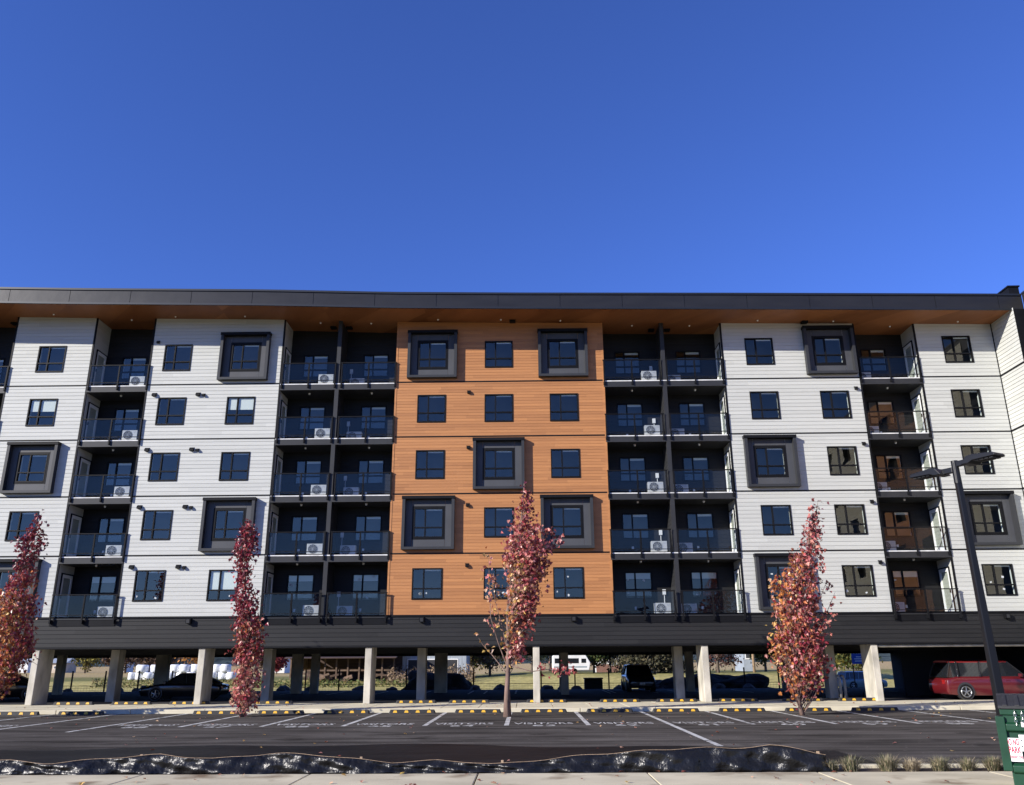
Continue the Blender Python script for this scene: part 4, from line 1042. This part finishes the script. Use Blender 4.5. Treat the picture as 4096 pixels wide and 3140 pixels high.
def car(loc, rz, label, cat, Ln, Wd, Ht, style, body, roofm=None, group='parked cars'):
    """front towards +x"""
    C = empty('parked_car', loc, label, cat, group, rz)
    h = Wd / 2; b = MB()
    belt = Ht * (0.60 if style == 'suv' else 0.63)
    hood = belt * (0.93 if style == 'suv' else 0.88)
    deck = belt * (1.0 if style != 'coupe' else 0.97)
    st = [(-Ln / 2, .42, .40, deck * .72, .86), (-Ln / 2 + .08, .24, .5, deck * .93, .95), (-Ln / 2 + .5, .20, .55, deck, 1), (-Ln * .18, .18, .55, belt, 1), (Ln * .12, .18, .55, belt, 1),
          (Ln * .24, .18, .55, belt * .985, 1), (Ln / 2 - .55, .19, .52, hood, .98), (Ln / 2 - .12, .22, .5, hood * .88, .92), (Ln / 2, .36, .45, hood * .70, .80)]
    rings = []
    for x, z0, zm, zt, w in st:
        w *= h
        rings.append([(x, -w * .9, z0), (x, -w, zm), (x, -w * .985, zt - .10), (x, -w * .90, zt), (x, w * .90, zt), (x, w * .985, zt - .10), (x, w, zm), (x, w * .9, z0)])
    loft(b, rings)
    bo = b.build('body', body, C, smooth=True, bevel=0.03, fix=True)
    g = MB()
    if style == 'coupe': cb = [(-Ln * .40, 0), (-Ln * .17, 1), (Ln * .03, 1), (Ln * .20, 0)]
    elif style == 'suv': cb = [(-Ln * .485, 0), (-Ln * .43, 1), (Ln * .10, 1), (Ln * .24, 0)]
    else: cb = [(-Ln * .47, 0), (-Ln * .34, 1), (Ln * .06, 1), (Ln * .25, 0)]
    rings = []
    for x, t in cb:
        z1 = belt - .03 + (Ht - belt) * t; w0, w1 = h * .90, h * (.74 if t else .88)
        rings.append([(x, -w0, belt - .04), (x, -w1, z1 - .02), (x, -w1 * .8, z1 + .0), (x, w1 * .8, z1 + .0), (x, w1, z1 - .02), (x, w0, belt - .04)])
    loft(g, rings); g.build('glasshouse', M['carglass'], C, fix=True)
    r = MB(); xr0, xr1 = cb[1][0], cb[2][0]
    r.prism([(-h * .76, Ht - .06), (-h * .72, Ht - .02), (-h * .5, Ht + .025), (h * .5, Ht + .025), (h * .72, Ht - .02), (h * .76, Ht - .06)], 0, xr0 - .05, xr1 + .05)
    ro = r.build('roof', roofm or body, C, smooth=False, bevel=0.015)
    pm_ = M['carblack'] if roofm else body
    for s in (-1, 1):
        y0, y1 = s * h * .905, s * h * .755
        xm = (xr0 + xr1) / 2 + .05
        bars = [(cb[0][0], y0, cb[1][0], y1, .035), (cb[3][0], y0, cb[2][0], y1, .035), (xm - .1, s * h * .915, xm, s * h * .765, .04)]
        if style != 'coupe': bars.append((xr0 + .25, s * h * .915, xr0 + .3, s * h * .765, .045))
        for xa, ya, xb, yb, rr_ in bars:
            p = MB(); p.tube([(xa, ya, belt - .02), (xb, yb, Ht - .04)], rr_, 5); p.build('pillar', pm_, C)
    wr = .31 if style != 'suv' else .35
    for x in (-Ln / 2 + .82, Ln / 2 - .88):
        for s in (-1, 1):
            y = s * (h - .10)
            t = MB(); t.tube([(x, y - .11, wr), (x, y - .09, wr), (x, y + .09, wr), (x, y + .11, wr)], [wr - .03, wr, wr, wr - .03], 20); wh_ = t.build('wheel', M['tyre'], C)
            q = MB(); ro_ = wr * .64
            q.tube([(x + ro_ * math.cos(k * math.pi / 10), y + s * .112, wr + ro_ * math.sin(k * math.pi / 10)) for k in range(21)], .022, 4, False)
            for k in range(5):
                a_ = k * 2 * math.pi / 5 + .3; q.tube([(x, y + s * .112, wr), (x + ro_ * math.cos(a_), y + s * .112, wr + ro_ * math.sin(a_))], [.035, .022], 5)
            q.build('rim', M['rim'], wh_)
            q = MB(); q.tube([(x, s * (h - .30), wr + .03), (x, s * (h + .004), wr + .03)], wr + .035, 20); q.build('wheel_arch', M['acdark'], C)
    for s in (-1, 1):
        l = MB(); l.prism([(Ln / 2 - .26, hood * .80), (Ln / 2 - .04, hood * .74), (Ln / 2 - .04, hood * .60), (Ln / 2 - .2, hood * .66)], 1, s * h * .58 - .14, s * h * .58 + .14); l.build('headlight', M['headlight'], C)
        l = MB(); l.box(-Ln / 2 - .01, -Ln / 2 + .12, s * h * .66 - .12, s * h * .66 + .12, deck * .68, deck * .86); l.build('tail_light', M['tail'], C)
        l = MB(); l.box(Ln * .16, Ln * .16 + .12, s * (h + .09) - .09, s * (h + .09) + .09, belt - .02, belt + .12); l.build('mirror', body, C, bevel=0.02)
        for xd in (-Ln * .10, Ln * .06):
            l = MB(); l.box(xd - .09, xd + .09, s * h * .99 - .02, s * h * .99 + .02, belt - .2, belt - .17); l.build('door_handle', body, C)
    l = MB(); l.box(Ln / 2 - .03, Ln / 2 + .012, -.55, .55, .34, .48); l.build('grille', M['acdark'], C)
    l = MB(); l.box(Ln / 2 - .01, Ln / 2 + .022, -.16, .16, .40, .52); l.build('licence_plate', M['sign'], C)
    return C
M['carblack'] = paint('car_black', (0.008, 0.008, 0.010))
M['cardark'] = paint('car_dark_grey', (0.02, 0.021, 0.024))
M['carred'] = paint('car_red', (0.40, 0.03, 0.03))
M['carmaroon'] = paint('car_dark_red', (0.10, 0.008, 0.011))
M['carblue'] = paint('car_slate', (0.16, 0.22, 0.25))
p = W(60, 2648, 5.0); car((p.x - 1.1, 5.4, 0.0), rad(216), 'black coupe in the shade at the left, half hidden by the leftmost concrete column', 'car', 4.7, 1.85, 1.36, 'coupe', M['carblack'])
p = W(752, 2648, 5.4); car((p.x, 5.4, 0.0), rad(183), 'black sedan side on in the shade under the building, left of the narrowest maple', 'car', 4.1, 1.75, 1.28, 'coupe', M['carblack'])
p = W(2549, 2648, 15.4); car((p.x, 15.6, 0.0), rad(-90), 'dark hatchback facing the camera under the building, with a white licence plate', 'car', 4.2, 1.76, 1.55, 'hatch', M['cardark'])
car((21.6, 1.7, 0.0), 0.02, 'dark red car parked side on at the garage edge, behind the lamp post', 'car', 5.0, 1.9, 1.68, 'suv', M['carmaroon'], M['carred'])
p = W(3437, 2648, 44); car((p.x, 44.0, terr(p.x, 44)), rad(10), 'slate blue car far off below the blue board', 'car', 4.4, 1.8, 1.6, 'suv', M['carblue'])

# ------------------------------------------------------------------ behind the building: wire fence, rocks, dirt
M['postm'] = mat('fence_post', (0.02, 0.018, 0.016), 0.8)
WF = empty('wire_fence', (0, 20.3, -0.2), 'low wire fence on thin dark posts at the field edge', 'fence')
for i in range(24):
    x = -33.5 + 2.30 * i
    m = MB(); m.box(x - 0.045, x + 0.045, -0.03, 0.03, -0.3, 1.52); m.build('post', M['postm'], WF)
m = MB()
for zz, rr in ((.55, .016), (.4, .006), (.25, .006), (.1, .006)): m.tube([(-33.5, 0, zz), (20, 0, zz)], rr, 4, False)
for i in range(260): m.box(-33.5 + i * 0.2 - .003, -33.5 + i * 0.2 + .003, -.003, .003, -.05, .55)
m.build('wire_mesh', M['postm'], WF)
M['rock'] = mat('rock', (0.13, 0.12, 0.115), 0.9, noise=(2, 0.4, 5), bump=(4, 0.6, 0.1))
def blob(name, loc, r, sx, sy, sz, m, seed, amp=0.25, sub=3):
    import bmesh
    from mathutils import noise as nz_
    bm = bmesh.new(); bmesh.ops.create_icosphere(bm, subdivisions=sub, radius=1)
    for v in bm.verts:
        d = 1 + amp * nz_.noise(v.co * 1.3 + Vector((seed * 3.1, 0, 0))) * 2 + amp * .5 * nz_.noise(v.co * 3.5 + Vector((seed, 5, 0)))
        v.co = Vector((v.co.x * sx, v.co.y * sy, max(-.4, v.co.z) * sz)) * r * d
    me = bpy.data.meshes.new(name); bm.to_mesh(me); bm.free(); me.materials.append(m)
    o = bpy.data.objects.new(name, me); COL.objects.link(o); o.location = loc
    return o
rk = [(250, .28, 'small rock left of the leftmost column gap'), (440, .42, 'long dark rock left of the wire fence gate'), (520, .30, ''), (565, .52, ''), (640, .3, ''), (780, .45, ''), (1120, .4, ''), (1230, .35, ''), (1408, .22, ''), (1437, .42, ''), (1560, .3, ''), (1900, .35, ''), (2000, .4, ''), (2190, .38, ''), (2250, .3, ''), (2310, .3, ''), (2480, .34, ''), (2640, .32, ''), (2880, .4, ''), (3010, .35, '')]
adj = ['rounded', 'long low', 'small', 'tallest', 'flat', 'broad', 'lumpy', 'pointed', 'tiny', 'angular', 'half round', 'smooth', 'squat', 'sloping', 'short', 'plain', 'narrow', 'wide', 'rough', 'leaning']
near = ['behind the black coupe', 'right of the second column from the left', 'left of a fence post in the left bay', 'at the left bay, the biggest of its row', 'under the hay bales', 'behind the black sedan', 'behind the narrowest maple',
        'left of the brown barn bay', 'left of the sunlit centre column', 'touching the sunlit centre column', 'right of the sunlit centre column', 'left of the central maple trunk', 'behind the central maple trunk', 'right of the central maple', 'beside the low column shadow', 'below the white trailer', 'left of the hatchback', 'right of the hatchback', 'left of the right maple', 'behind the right maple']
for i, (u, r, _) in enumerate(rk):
    p = W(u, 2648, 18.6); o = blob('boulder', (p.x, 19.95 + .3 * math.sin(i), -0.05), r, 1.25, .9, .85, M['rock'], i, 0.22, 2)
    tag(o, '%s dark boulder %s' % (adj[i], near[i]), 'boulder', 'boulders along the garage edge')
M['dirt'] = mat('dark_dirt', (0.05, 0.042, 0.036), 1, noise=(2, 0.4, 6), bump=(3, 1, 0.2))
p = W(1745, 2648, 21.5); tag(blob('dirt_pile', (p.x, 22.0, -0.3), 1.6, 1.7, .9, .95, M['dirt'], 3, 0.25, 4), 'tall heap of dark earth right of the sunlit centre column', 'dirt pile')
p = W(2720, 2648, 21); tag(blob('dirt_pile', (p.x + .3, 22.3, -0.3), 1.3, 2.0, .9, .75, M['dirt'], 9, 0.3, 4), 'long heap of dark rubble right of the parked hatchback', 'dirt pile')
p = W(2930, 2648, 21); tag(blob('dirt_pile', (p.x, 22.4, -0.3), 1.5, 2.0, .9, .75, M['dirt'], 13, 0.3, 4), 'dark bank of earth left of the right maple', 'dirt pile')
CR = empty('storage_crate', (W(2375, 2648, 19.9).x, 20.9, -0.25), 'dark closed box standing by the fence left of the hatchback', 'box')
m = MB(); m.box(-.62, .62, -.3, .3, 0, .85); m.build('box_body', M['charcoal'], CR, bevel=.05); m = MB(); m.box(-.66, .66, -.34, .34, .855, .94); m.build('lid', M['black'], CR, bevel=.03)

# hay bales
M['wrap'] = mat('bale_wrap', (0.80, 0.81, 0.82), 0.35, 0, 0.5, noise=((1.5, 1.5, 6), 0.12, 4), bump=(2.2, 0.5, 0.12))
def bale(x, y, z, r, h, lab, sd):
    rnd = random.Random(sd)
    m = MB(); m.tube([(0, 0, 0), (0, 0, .10), (0, 0, h * .3), (0, 0, h * .7), (0, 0, h - .1), (0, 0, h)], [r * .86, r * .97, r * 1.02, r * 1.0, r * .95, r * .82], 18)
    o = m.build('hay_bale', M['wrap'], None, smooth=True); o.location = (x, y, z); o.rotation_euler = (rnd.uniform(-.05, .05), rnd.uniform(-.06, .06), rnd.uniform(0, 6))
    tag(o, lab, 'hay bale', 'white wrapped hay bales stacked on the field')
YB = 84.0
gz = terr(W(700, 2648, YB).x, YB)
u_low = [(533, 25), (560, 34), (600, 40), (643, 40), (686, 38), (728, 40), (770, 40), (812, 38), (855, 40), (893, 40), (930, 38)]
u_up = [(573, 46), (620, 36), (658, 40), (700, 40), (741, 40), (782, 40), (824, 40), (866, 40), (905, 40)]
for row, us in (('bottom', u_low), ('top', u_up)):
    for i, (u, w) in enumerate(us):
        p = W(u, 2648, YB); sc_ = (YB + DIST) / F
        pos = 'leftmost' if i == 0 else 'rightmost' if i == len(us) - 1 else ['', 'second', 'third', 'fourth', 'fifth', 'sixth', 'seventh', 'eighth', 'ninth', 'tenth'][i] + ' from the left'
        bale(p.x, YB + (0.35 if i % 2 else 0), gz + (0 if row == 'bottom' else 1.02), w * sc_ * .5, 1.03, 'white wrapped hay bale, %s in the %s row of the stack' % (pos, row), i + (50 if row == 'top' else 0))

# trees and weeds behind
M['foliage'] = leaf_mat('far_foliage', 0.15, 0.7, 0.2)
M['bark2'] = mat('far_bark', (0.14, 0.11, 0.09), 0.95, noise=((3, 3, 1), 0.4, 4))
def bgtree(x, y, h, w, cols, label, kind='round', n=1500, ls=0.5, seed=0, group='trees beyond the field', z=None, cat='tree', nm='background_tree', bare=0.2):
    rnd = random.Random(seed * 13 + 5); z = terr(x, y) if z is None else z
    T = empty(nm, (x, y, z), label, cat, group)
    tr = MB()
    tr.tube([(0, 0, -.2), (0, 0, h * .3), (rnd.uniform(-.2, .2), 0, h * .85)], [h * .03, h * .022, h * .004], 7)
    cl = []
    for _ in range(36 if kind == 'round' else 50):
        if kind == 'cone':
            t = rnd.random() ** 1.4; rr = w * .5 * (1 - t * .9); a = rnd.uniform(0, 6.28); q = rnd.uniform(.4, 1)
            c = Vector((rr * q * math.cos(a), rr * q * math.sin(a), h * (.06 + .9 * t))); r = w * .16 * (1.1 - t)
        else:
            a = rnd.uniform(0, 6.28); e = rnd.uniform(-1, 1); q = rnd.uniform(.3, .9); s = math.sqrt(1 - e * e)
            c = Vector((w * .5 * q * s * math.cos(a), w * .5 * q * s * math.sin(a), h * (bare + (1 - bare) * (.5 + .45 * q * e)))); r = w * rnd.uniform(.10, .18)
        cl.append((c, r, rnd.uniform(.75, 1.25)))
        if rnd.random() < .6: tr.tube([(0, 0, max(.2, c.z * .55)), tuple(c)], [h * .008, h * .002], 4, False)
    tr.build('trunk', M['bark2'], T, smooth=True)
    L = Leaves()
    for _ in range(n):
        c, r, s = rnd.choice(cl); p = c + Vector((rnd.gauss(0, r * .6), rnd.gauss(0, r * .6), rnd.gauss(0, r * .5)))
        if p.z < .05: p.z = .05 + rnd.random() * .3
        k = rnd.choice(cols); j = s * rnd.uniform(.7, 1.3)
        L.quad(p, ls * rnd.uniform(.6, 1.4), (k[0] * j, k[1] * j, k[2] * j), rnd, 0.6)
    L.build('crown', M['foliage'], T)
    return T
OL = [(0.085, 0.078, 0.042), (0.06, 0.06, 0.035), (0.11, 0.095, 0.055)]
GR = [(0.06, 0.085, 0.025), (0.04, 0.06, 0.02), (0.09, 0.10, 0.03)]
BR = [(0.10, 0.06, 0.04), (0.07, 0.045, 0.035), (0.13, 0.085, 0.05)]
OR_ = [(0.30, 0.13, 0.03), (0.22, 0.10, 0.03), (0.36, 0.18, 0.05)]
RD_ = [(0.10, 0.03, 0.03), (0.07, 0.025, 0.025)]
YG = [(0.20, 0.17, 0.04), (0.14, 0.13, 0.04)]
def bx_(u, y): return W(u, 2648, y).x
T_ = [(345, 190, 9, 9, YG, 'yellowish bare tree beside the pale farmhouse at the left', 'round'), (475, 175, 9, 7, BR, 'thin brown tree with pale stems left of the hay bales', 'round'), (505, 180, 11, 8, BR, 'brown leafless tree next to the pale stems, left of the bales', 'round'),
      (600, 170, 8, 12, BR, 'broad low brown thicket tree above the left hay bales', 'round'), (680, 190, 9, 11, [(0.12, .09, .07)], 'greyish brown tree above the middle of the hay bales', 'round'), (770, 165, 11, 11, OR_, 'orange leaved tree above the right end of the bales', 'round'),
      (1110, 150, 5, 4, [(0.20, .04, .04)], 'small red tree left of the brown barn', 'round'), (1060, 160, 8, 9, BR, 'brown tree behind the narrowest maple', 'round'),
      (1880, 95, 6, 7, YG, 'yellow leaved bush tree at the right end of the grey shed', 'round'), (1960, 92, 7, 7, BR + YG, 'brown scrubby tree behind the central maple', 'round'), (2130, 105, 9, 8, [(0.03, .04, .02)], 'very dark evergreen tree left of the white trailer', 'round'),
      (2200, 112, 9, 8, [(0.035, .045, .022)], 'dark evergreen tree above the white trailer', 'round'), (2375, 84, 6.0, 5.6, GR, 'green leafy tree between the trailer and the brick house', 'round'), (2440, 88, 7, 5, [(0.05, .05, .03)], 'dark leaning tree in front of the brick house', 'round'),
      (2500, 84, 8.5, 6.5, OL, 'olive conifer directly above the hatchback, left of two', 'cone'), (2570, 84, 8.5, 6.5, OL, 'olive conifer directly above the hatchback, right of two', 'cone'), (2640, 85, 8.5, 6.5, OL, 'olive conifer just left of the right hand columns', 'cone'), (2700, 86, 8.5, 6.5, OL, 'olive conifer half hidden by a column', 'cone'),
      (2870, 84, 8, 8.5, [(0.085, .035, .03), (.055, .03, .025)], 'dark purple brown tree in the bay left of the right maple', 'round'), (3060, 90, 7, 6, GR, 'green bushy tree behind the utility pole', 'round'), (3110, 95, 8, 6, YG + GR, 'yellow green tree left of the right maple foliage', 'round'), (3330, 70, 6, 8, YG + GR, 'tree hidden behind the right maple foliage', 'round'), (3420, 66, 6, 6, YG + GR, 'yellow green tree behind the blue board', 'round')]
for i, (u, y, h, w, c, lab, kd) in enumerate(T_):
    bgtree(bx_(u, y), y, h, w, c, lab, kd, 2200 if y < 130 else 1500, 0.42 if y < 130 else 0.7, i, bare=0.05 if kd == 'round' else 0)
# weeds: one mass
L = Leaves(); rnd = random.Random(3)
for _ in range(5200):
    t = rnd.random()
    if t < .45: u, y = rnd.uniform(1550, 1900), rnd.uniform(66, 78); h = rnd.uniform(.5, 2.0); c = rnd.choice([(0.24, .17, .11), (.30, .22, .14), (.18, .13, .08)])
    elif t < .75: u, y = rnd.uniform(950, 1650), rnd.uniform(60, 70); h = rnd.uniform(.1, .8); c = rnd.choice([(0.11, .14, .04), (.08, .10, .03), (.22, .19, .08)])
    else: u, y = rnd.uniform(380, 950), rnd.uniform(62, 80); h = rnd.uniform(.05, .6); c = rnd.choice([(0.12, .13, .04), (.20, .16, .07)])
    x = bx_(u, y)
    L.quad(Vector((x, y, terr(x, y) + h * rnd.random())), rnd.uniform(.25, .6), c, rnd, 0.35)
tag(L.build('weeds', M['foliage']), kind='stuff')

# open barn with timber
M['rustroof'] = mat('rusty_roof', (0.06, 0.035, 0.025), 0.8, noise=((0.6, 2, 4), 0.4, 5))
M['timber'] = mat('timber', (0.13, 0.085, 0.055), 0.9, noise=(2, 0.4, 4))
M['metalwall'] = mat('galvanised_wall', (0.40, 0.44, 0.47), 0.45, 0.3, noise=((6, 6, 0.4), 0.25, 3))
YA = 72.0; xa, xb = bx_(1165, YA), bx_(1575, YA); gz2 = terr((xa + xb) / 2, YA)
BN = empty('open_barn', ((xa + xb) / 2, YA, gz2), 'long open sided brown barn with timber posts beyond the field', 'barn'); hw = (xb - xa) / 2
m = MB(); m.prism([(-1.5, 2.9), (9, 4.4), (9, 4.5), (-1.5, 3.0)], 0, -hw - .5, hw + .5); m.build('roof', M['rustroof'], BN)
m = MB(); m.box(-hw, hw, 8, 8.2, 0, 4.3); m.build('rear_wall', M['rustroof'], BN)
m = MB(); m.box(-hw, hw, 0, .15, 1.35, 1.55).box(-hw, hw, 3.8, 4, 1.5, 1.7).box(-hw, -hw + .15, 0, 8, 1.6, 3.4); m.build('beam', M['timber'], BN)
for i in range(10):
    x = -hw + 2 * hw * i / 9; m = MB(); m.box(x - .09, x + .09, -.1, .08, -.2, 3.05); m.build('post', M['timber'], BN)
rnd = random.Random(8)
for i in range(16):
    x = bx_(rnd.uniform(1190, 1540), 68); L_ = rnd.uniform(1.2, 2.8)
    m = MB()
    m.prism([(-.12, -.12), (.12, -.12), (.12, .12), (-.12, .12)], 0, -L_ / 2, L_ / 2)
    o = m.build('timber_beam', M['timber']); o.location = (x, 70.3 + rnd.uniform(-.8, .8), terr(x, 70) + rnd.uniform(.15, 1.0)); o.rotation_euler = (0, rnd.uniform(-.35, .35), rnd.uniform(-.5, .5))
    tag(o, 'weathered timber beam in the pile before the brown barn', 'timber', 'timber beams piled at the barn')
# grey metal shed with three doors
YS = 80.0; xa, xb = bx_(1610, YS), bx_(1865, YS); gz3 = terr((xa + xb) / 2, YS) ; hw = (xb - xa) / 2
GS = empty('metal_shed', ((xa + xb) / 2, YS, gz3), 'light grey metal shed with three dark garage doors', 'shed')
m = MB(); m.box(-hw, hw, 0, 8, 0, 4.6); m.build('wall', M['metalwall'], GS)
m = MB(); m.prism([(-hw - .3, 4.602), (0, 5.9), (hw + .3, 4.602)], 1, -.3, 8.3); m.build('roof', M['metalwall'], GS)
for i in range(3):
    u0 = (1633, 1700, 1787)[i]; u1 = (1683, 1757, 1830)[i]; a, b = bx_(u0, YS) - (xa + xb) / 2, bx_(u1, YS) - (xa + xb) / 2
    m = MB(); m.box(a, b, -.05, -.001, .0, 2.55); d = m.build('garage_door', M['acdark'], GS)
    m = MB(); m.box(a - .12, a, -.07, -.001, 0, 2.65).box(b, b + .12, -.07, -.001, 0, 2.65).box(a, b, -.07, -.001, 2.55, 2.68); m.build('frame', M['sign'], d)
# white trailer
M['trailer'] = mat('trailer_white', (0.66, 0.66, 0.64), 0.4, noise=(1, 0.1, 4))
YT = 80.0; xa, xb = bx_(2210, YT), bx_(2362, YT); hw = (xb - xa) / 2; z_ = terr((xa + xb) / 2, YT)
TL = empty('travel_trailer', ((xa + xb) / 2, YT, z_), 'white travel trailer with dark windows under the evergreens', 'trailer')
m = MB(); m.prism([(-hw, .45), (-hw, 2.3), (-hw + .4, 2.55), (hw - .7, 2.55), (hw, 1.4), (hw - .2, .45)], 1, -.0, 2.3); m.build('shell', M['trailer'], TL, bevel=.08)
m = MB(); m.box(-hw + .3, hw - 1.6, -.02, -.001, 1.35, 2.0).box(hw - 1.25, hw - .6, -.02, -.001, 1.4, 1.95); m.build('window', M['carglass'], TL)
m = MB(); m.tube([(-.5, -.05, .35), (-.5, .15, .35)], .35, 14).tube([(.4, -.05, .35), (.4, .15, .35)], .35, 14); m.build('wheel', M['tyre'], TL)
m = MB(); m.box(-hw + .2, hw - .5, -.015, -.001, .8, .95); m.build('stripe', M['carblue'], TL)
# brick house
M['brick'] = mat('brick', (0.19, 0.10, 0.075), 0.9, noise=((4, 4, 14), 0.3, 3))
def house(u0, u1, y, h, rh, wm, lab, roofm, lower=None, wins=()):
    xa, xb = bx_(u0, y), bx_(u1, y); hw = (xb - xa) / 2; c = (xa + xb) / 2
    H = empty('house', (c, y, terr(c, y)), lab, 'house')
    m = MB(); m.box(-hw, hw, 0, 6, -.3, h); m.build('wall', wm, H)
    if lower: m = MB(); m.box(-hw - .02, hw + .02, -.03, 0, 0, h * .45); m.build('brick_skirt', lower, H)
    m = MB(); m.prism([(-.6, h + .002), (3, h + rh), (6.6, h + .002)], 0, -hw - .4, hw + .4); m.build('roof', roofm, H)
    for wx in wins:
        m = MB(); m.box(hw * wx - .5, hw * wx + .5, -.07, -.001 if not lower else -.031, h * .38 if lower else h * .4, h * .72); w_ = m.build('window', M['sign'], H)
        m = MB(); m.box(hw * wx - .4, hw * wx + .4, -.08, -.0701, h * .40 if lower else h * .44, h * .68); m.build('pane', M['greypanel'], w_)
    return H
M['shingle'] = mat('shingle', (0.10, 0.09, 0.085), 0.9, noise=(3, 0.3, 4))
M['cream'] = mat('cream_wall', (0.50, 0.42, 0.32), 0.9, noise=(1, .1, 3)); M['bluegrey'] = mat('blue_grey_wall', (0.30, 0.34, 0.38), 0.8, noise=(1, .1, 3))
house(2385, 2475, 94, 2.6, 1.4, M['trailer'], 'white house with brick lower wall behind the trees, left of the conifers', M['shingle'], M['brick'], (0.55,))
house(2975, 3012, 100, 4.5, 1.6, M['bluegrey'], 'blue grey house gable beside the utility pole', M['shingle'], None, (0.1,))
house(205, 265, 205, 2.6, 1.6, M['cream'], 'low cream farmhouse with pale roof far left', M['metalwall'], None, (-.3, .4))
house(470, 500, 215, 2.4, 1.2, M['trailer'], 'tiny white house behind the brown trees left of the bales', M['metalwall'], None, (0,))
house(20, 115, 215, 3.0, 1.4, M['trailer'], 'long white farm building at the far left behind the black coupe', M['metalwall'], None, (0,))
house(1080, 1140, 170, 3.0, 1.4, M['trailer'], 'small white barn left of the brown open barn', M['metalwall'], None, (0,))
UPo = empty('utility_pole', (bx_(3014, 82), 82, terr(bx_(3014, 82), 82)), 'wooden utility pole beside the blue grey house', 'utility pole')
m = MB(); m.tube([(0, 0, 0), (0, 0, 9)], [.2, .14], 8); m.build('pole', M['stake'], UPo, smooth=True); m = MB(); m.box(-1.1, 1.1, -.06, .06, 8.2, 8.35); m.build('crossarm', M['stake'], UPo)
# blue board
M['blue'] = mat('blue_board', (0.012, 0.05, 0.30), 0.5)
yb = 40.0; xa, xb = bx_(3409, yb), bx_(3462, yb); zt, zbm = W(3420, 2602, yb).z, W(3420, 2656, yb).z; gz4 = terr(xa, yb)
SG = empty('blue_sign', ((xa + xb) / 2, yb, gz4), 'blue notice board with white lettering seen between the right columns', 'sign')
hw = (xb - xa) / 2
m = MB(); m.box(-hw, hw, -.02, .02, zbm - gz4, zt - gz4); bd = m.build('board', M['blue'], SG)
m = MB()
for x in (-hw + .04, hw - .04): m.box(x - .04, x + .04, .021, .09, -.4, zt - gz4)
m.build('post', M['black'], SG)
t = MB(); H_ = zt - zbm
text_into(t, 'Proudly', .30, Matrix.Translation((0, -.026, zt - gz4 - H_ * .25)) @ Matrix.Rotation(math.pi / 2, 4, 'X'), .9, .006)
for k_, (wv, zz) in enumerate(((.28, .47), (.5, .62), (.45, .78))): t.box(-hw * wv * 1.3, hw * wv * 1.3, -.026, -.022, zt - gz4 - H_ * zz - .03, zt - gz4 - H_ * zz + .03)
t.build('lettering', M['sign'], bd)

# hills round the horizon
M['hill'] = mat('forest_hill', (0.045, 0.06, 0.062), 1.0, spec=0, noise=(0.02, 0.5, 8), bump=(0.06, 1, 6))
hm = MB(); n = 96; rings = [(900, 0), (1300, .55), (1700, 1.0), (2100, 1.0)]
from mathutils import noise as nz_
ids = []
for r, k in rings:
    row = []
    for i in range(n):
        a = 2 * math.pi * i / n
        ang_amp = 75 + 55 * nz_.noise(Vector((math.cos(a) * 2.5, math.sin(a) * 2.5, 1.7)))
        row.append(len(hm.v)); hm.v.append((r * math.cos(a), r * math.sin(a), -2 + k * max(18, ang_amp) * (1 + .3 * nz_.noise(Vector((math.cos(a) * 9, math.sin(a) * 9, k))))))
    ids.append(row)
for a, b in zip(ids, ids[1:]):
    for i in range(n): hm.f.append((a[i], a[(i + 1) % n], b[(i + 1) % n], b[i])); hm.mi.append(0)
struct(hm.build('hills', M['hill'], smooth=True))

# ------------------------------------------------------------------ light
sd_ = Vector((1.5, 1.0, -0.77)).normalized()
sl = bpy.data.lights.new('sun', 'SUN'); sl.energy = 5.0; sl.angle = rad(0.5); sl.color = (1.0, 0.94, 0.86)
so_ = bpy.data.objects.new('sun', sl); COL.objects.link(so_)
so_.rotation_euler = sd_.to_track_quat('-Z', 'Y').to_euler()
w = bpy.data.worlds.new('World'); sc.world = w; w.use_nodes = True
nt = w.node_tree; bg = nt.nodes['Background']
sky = nt.nodes.new('ShaderNodeTexSky'); sky.sky_type = 'NISHITA'; sky.sun_disc = False
ts = -sd_
sky.sun_elevation = math.asin(ts.z); sky.sun_rotation = math.atan2(ts.x, ts.y)
sky.altitude = 800; sky.air_density = 1.0; sky.dust_density = 0.0; sky.ozone_density = 5.0
tn = nt.nodes.new('ShaderNodeVectorMath'); tn.operation = 'MULTIPLY'; tn.inputs[1].default_value = (1.2, 1.42, 2.5)
nt.links.new(sky.outputs[0], tn.inputs[0]); nt.links.new(tn.outputs[0], bg.inputs[0]); bg.inputs[1].default_value = 0.055
sc.view_settings.view_transform = 'Standard'; sc.view_settings.look = 'None'; sc.view_settings.gamma = 1; sc.view_settings.exposure = 0.62
sc.cycles.use_denoising = True
sc.cycles.max_bounces = 8; sc.cycles.transparent_max_bounces = 16
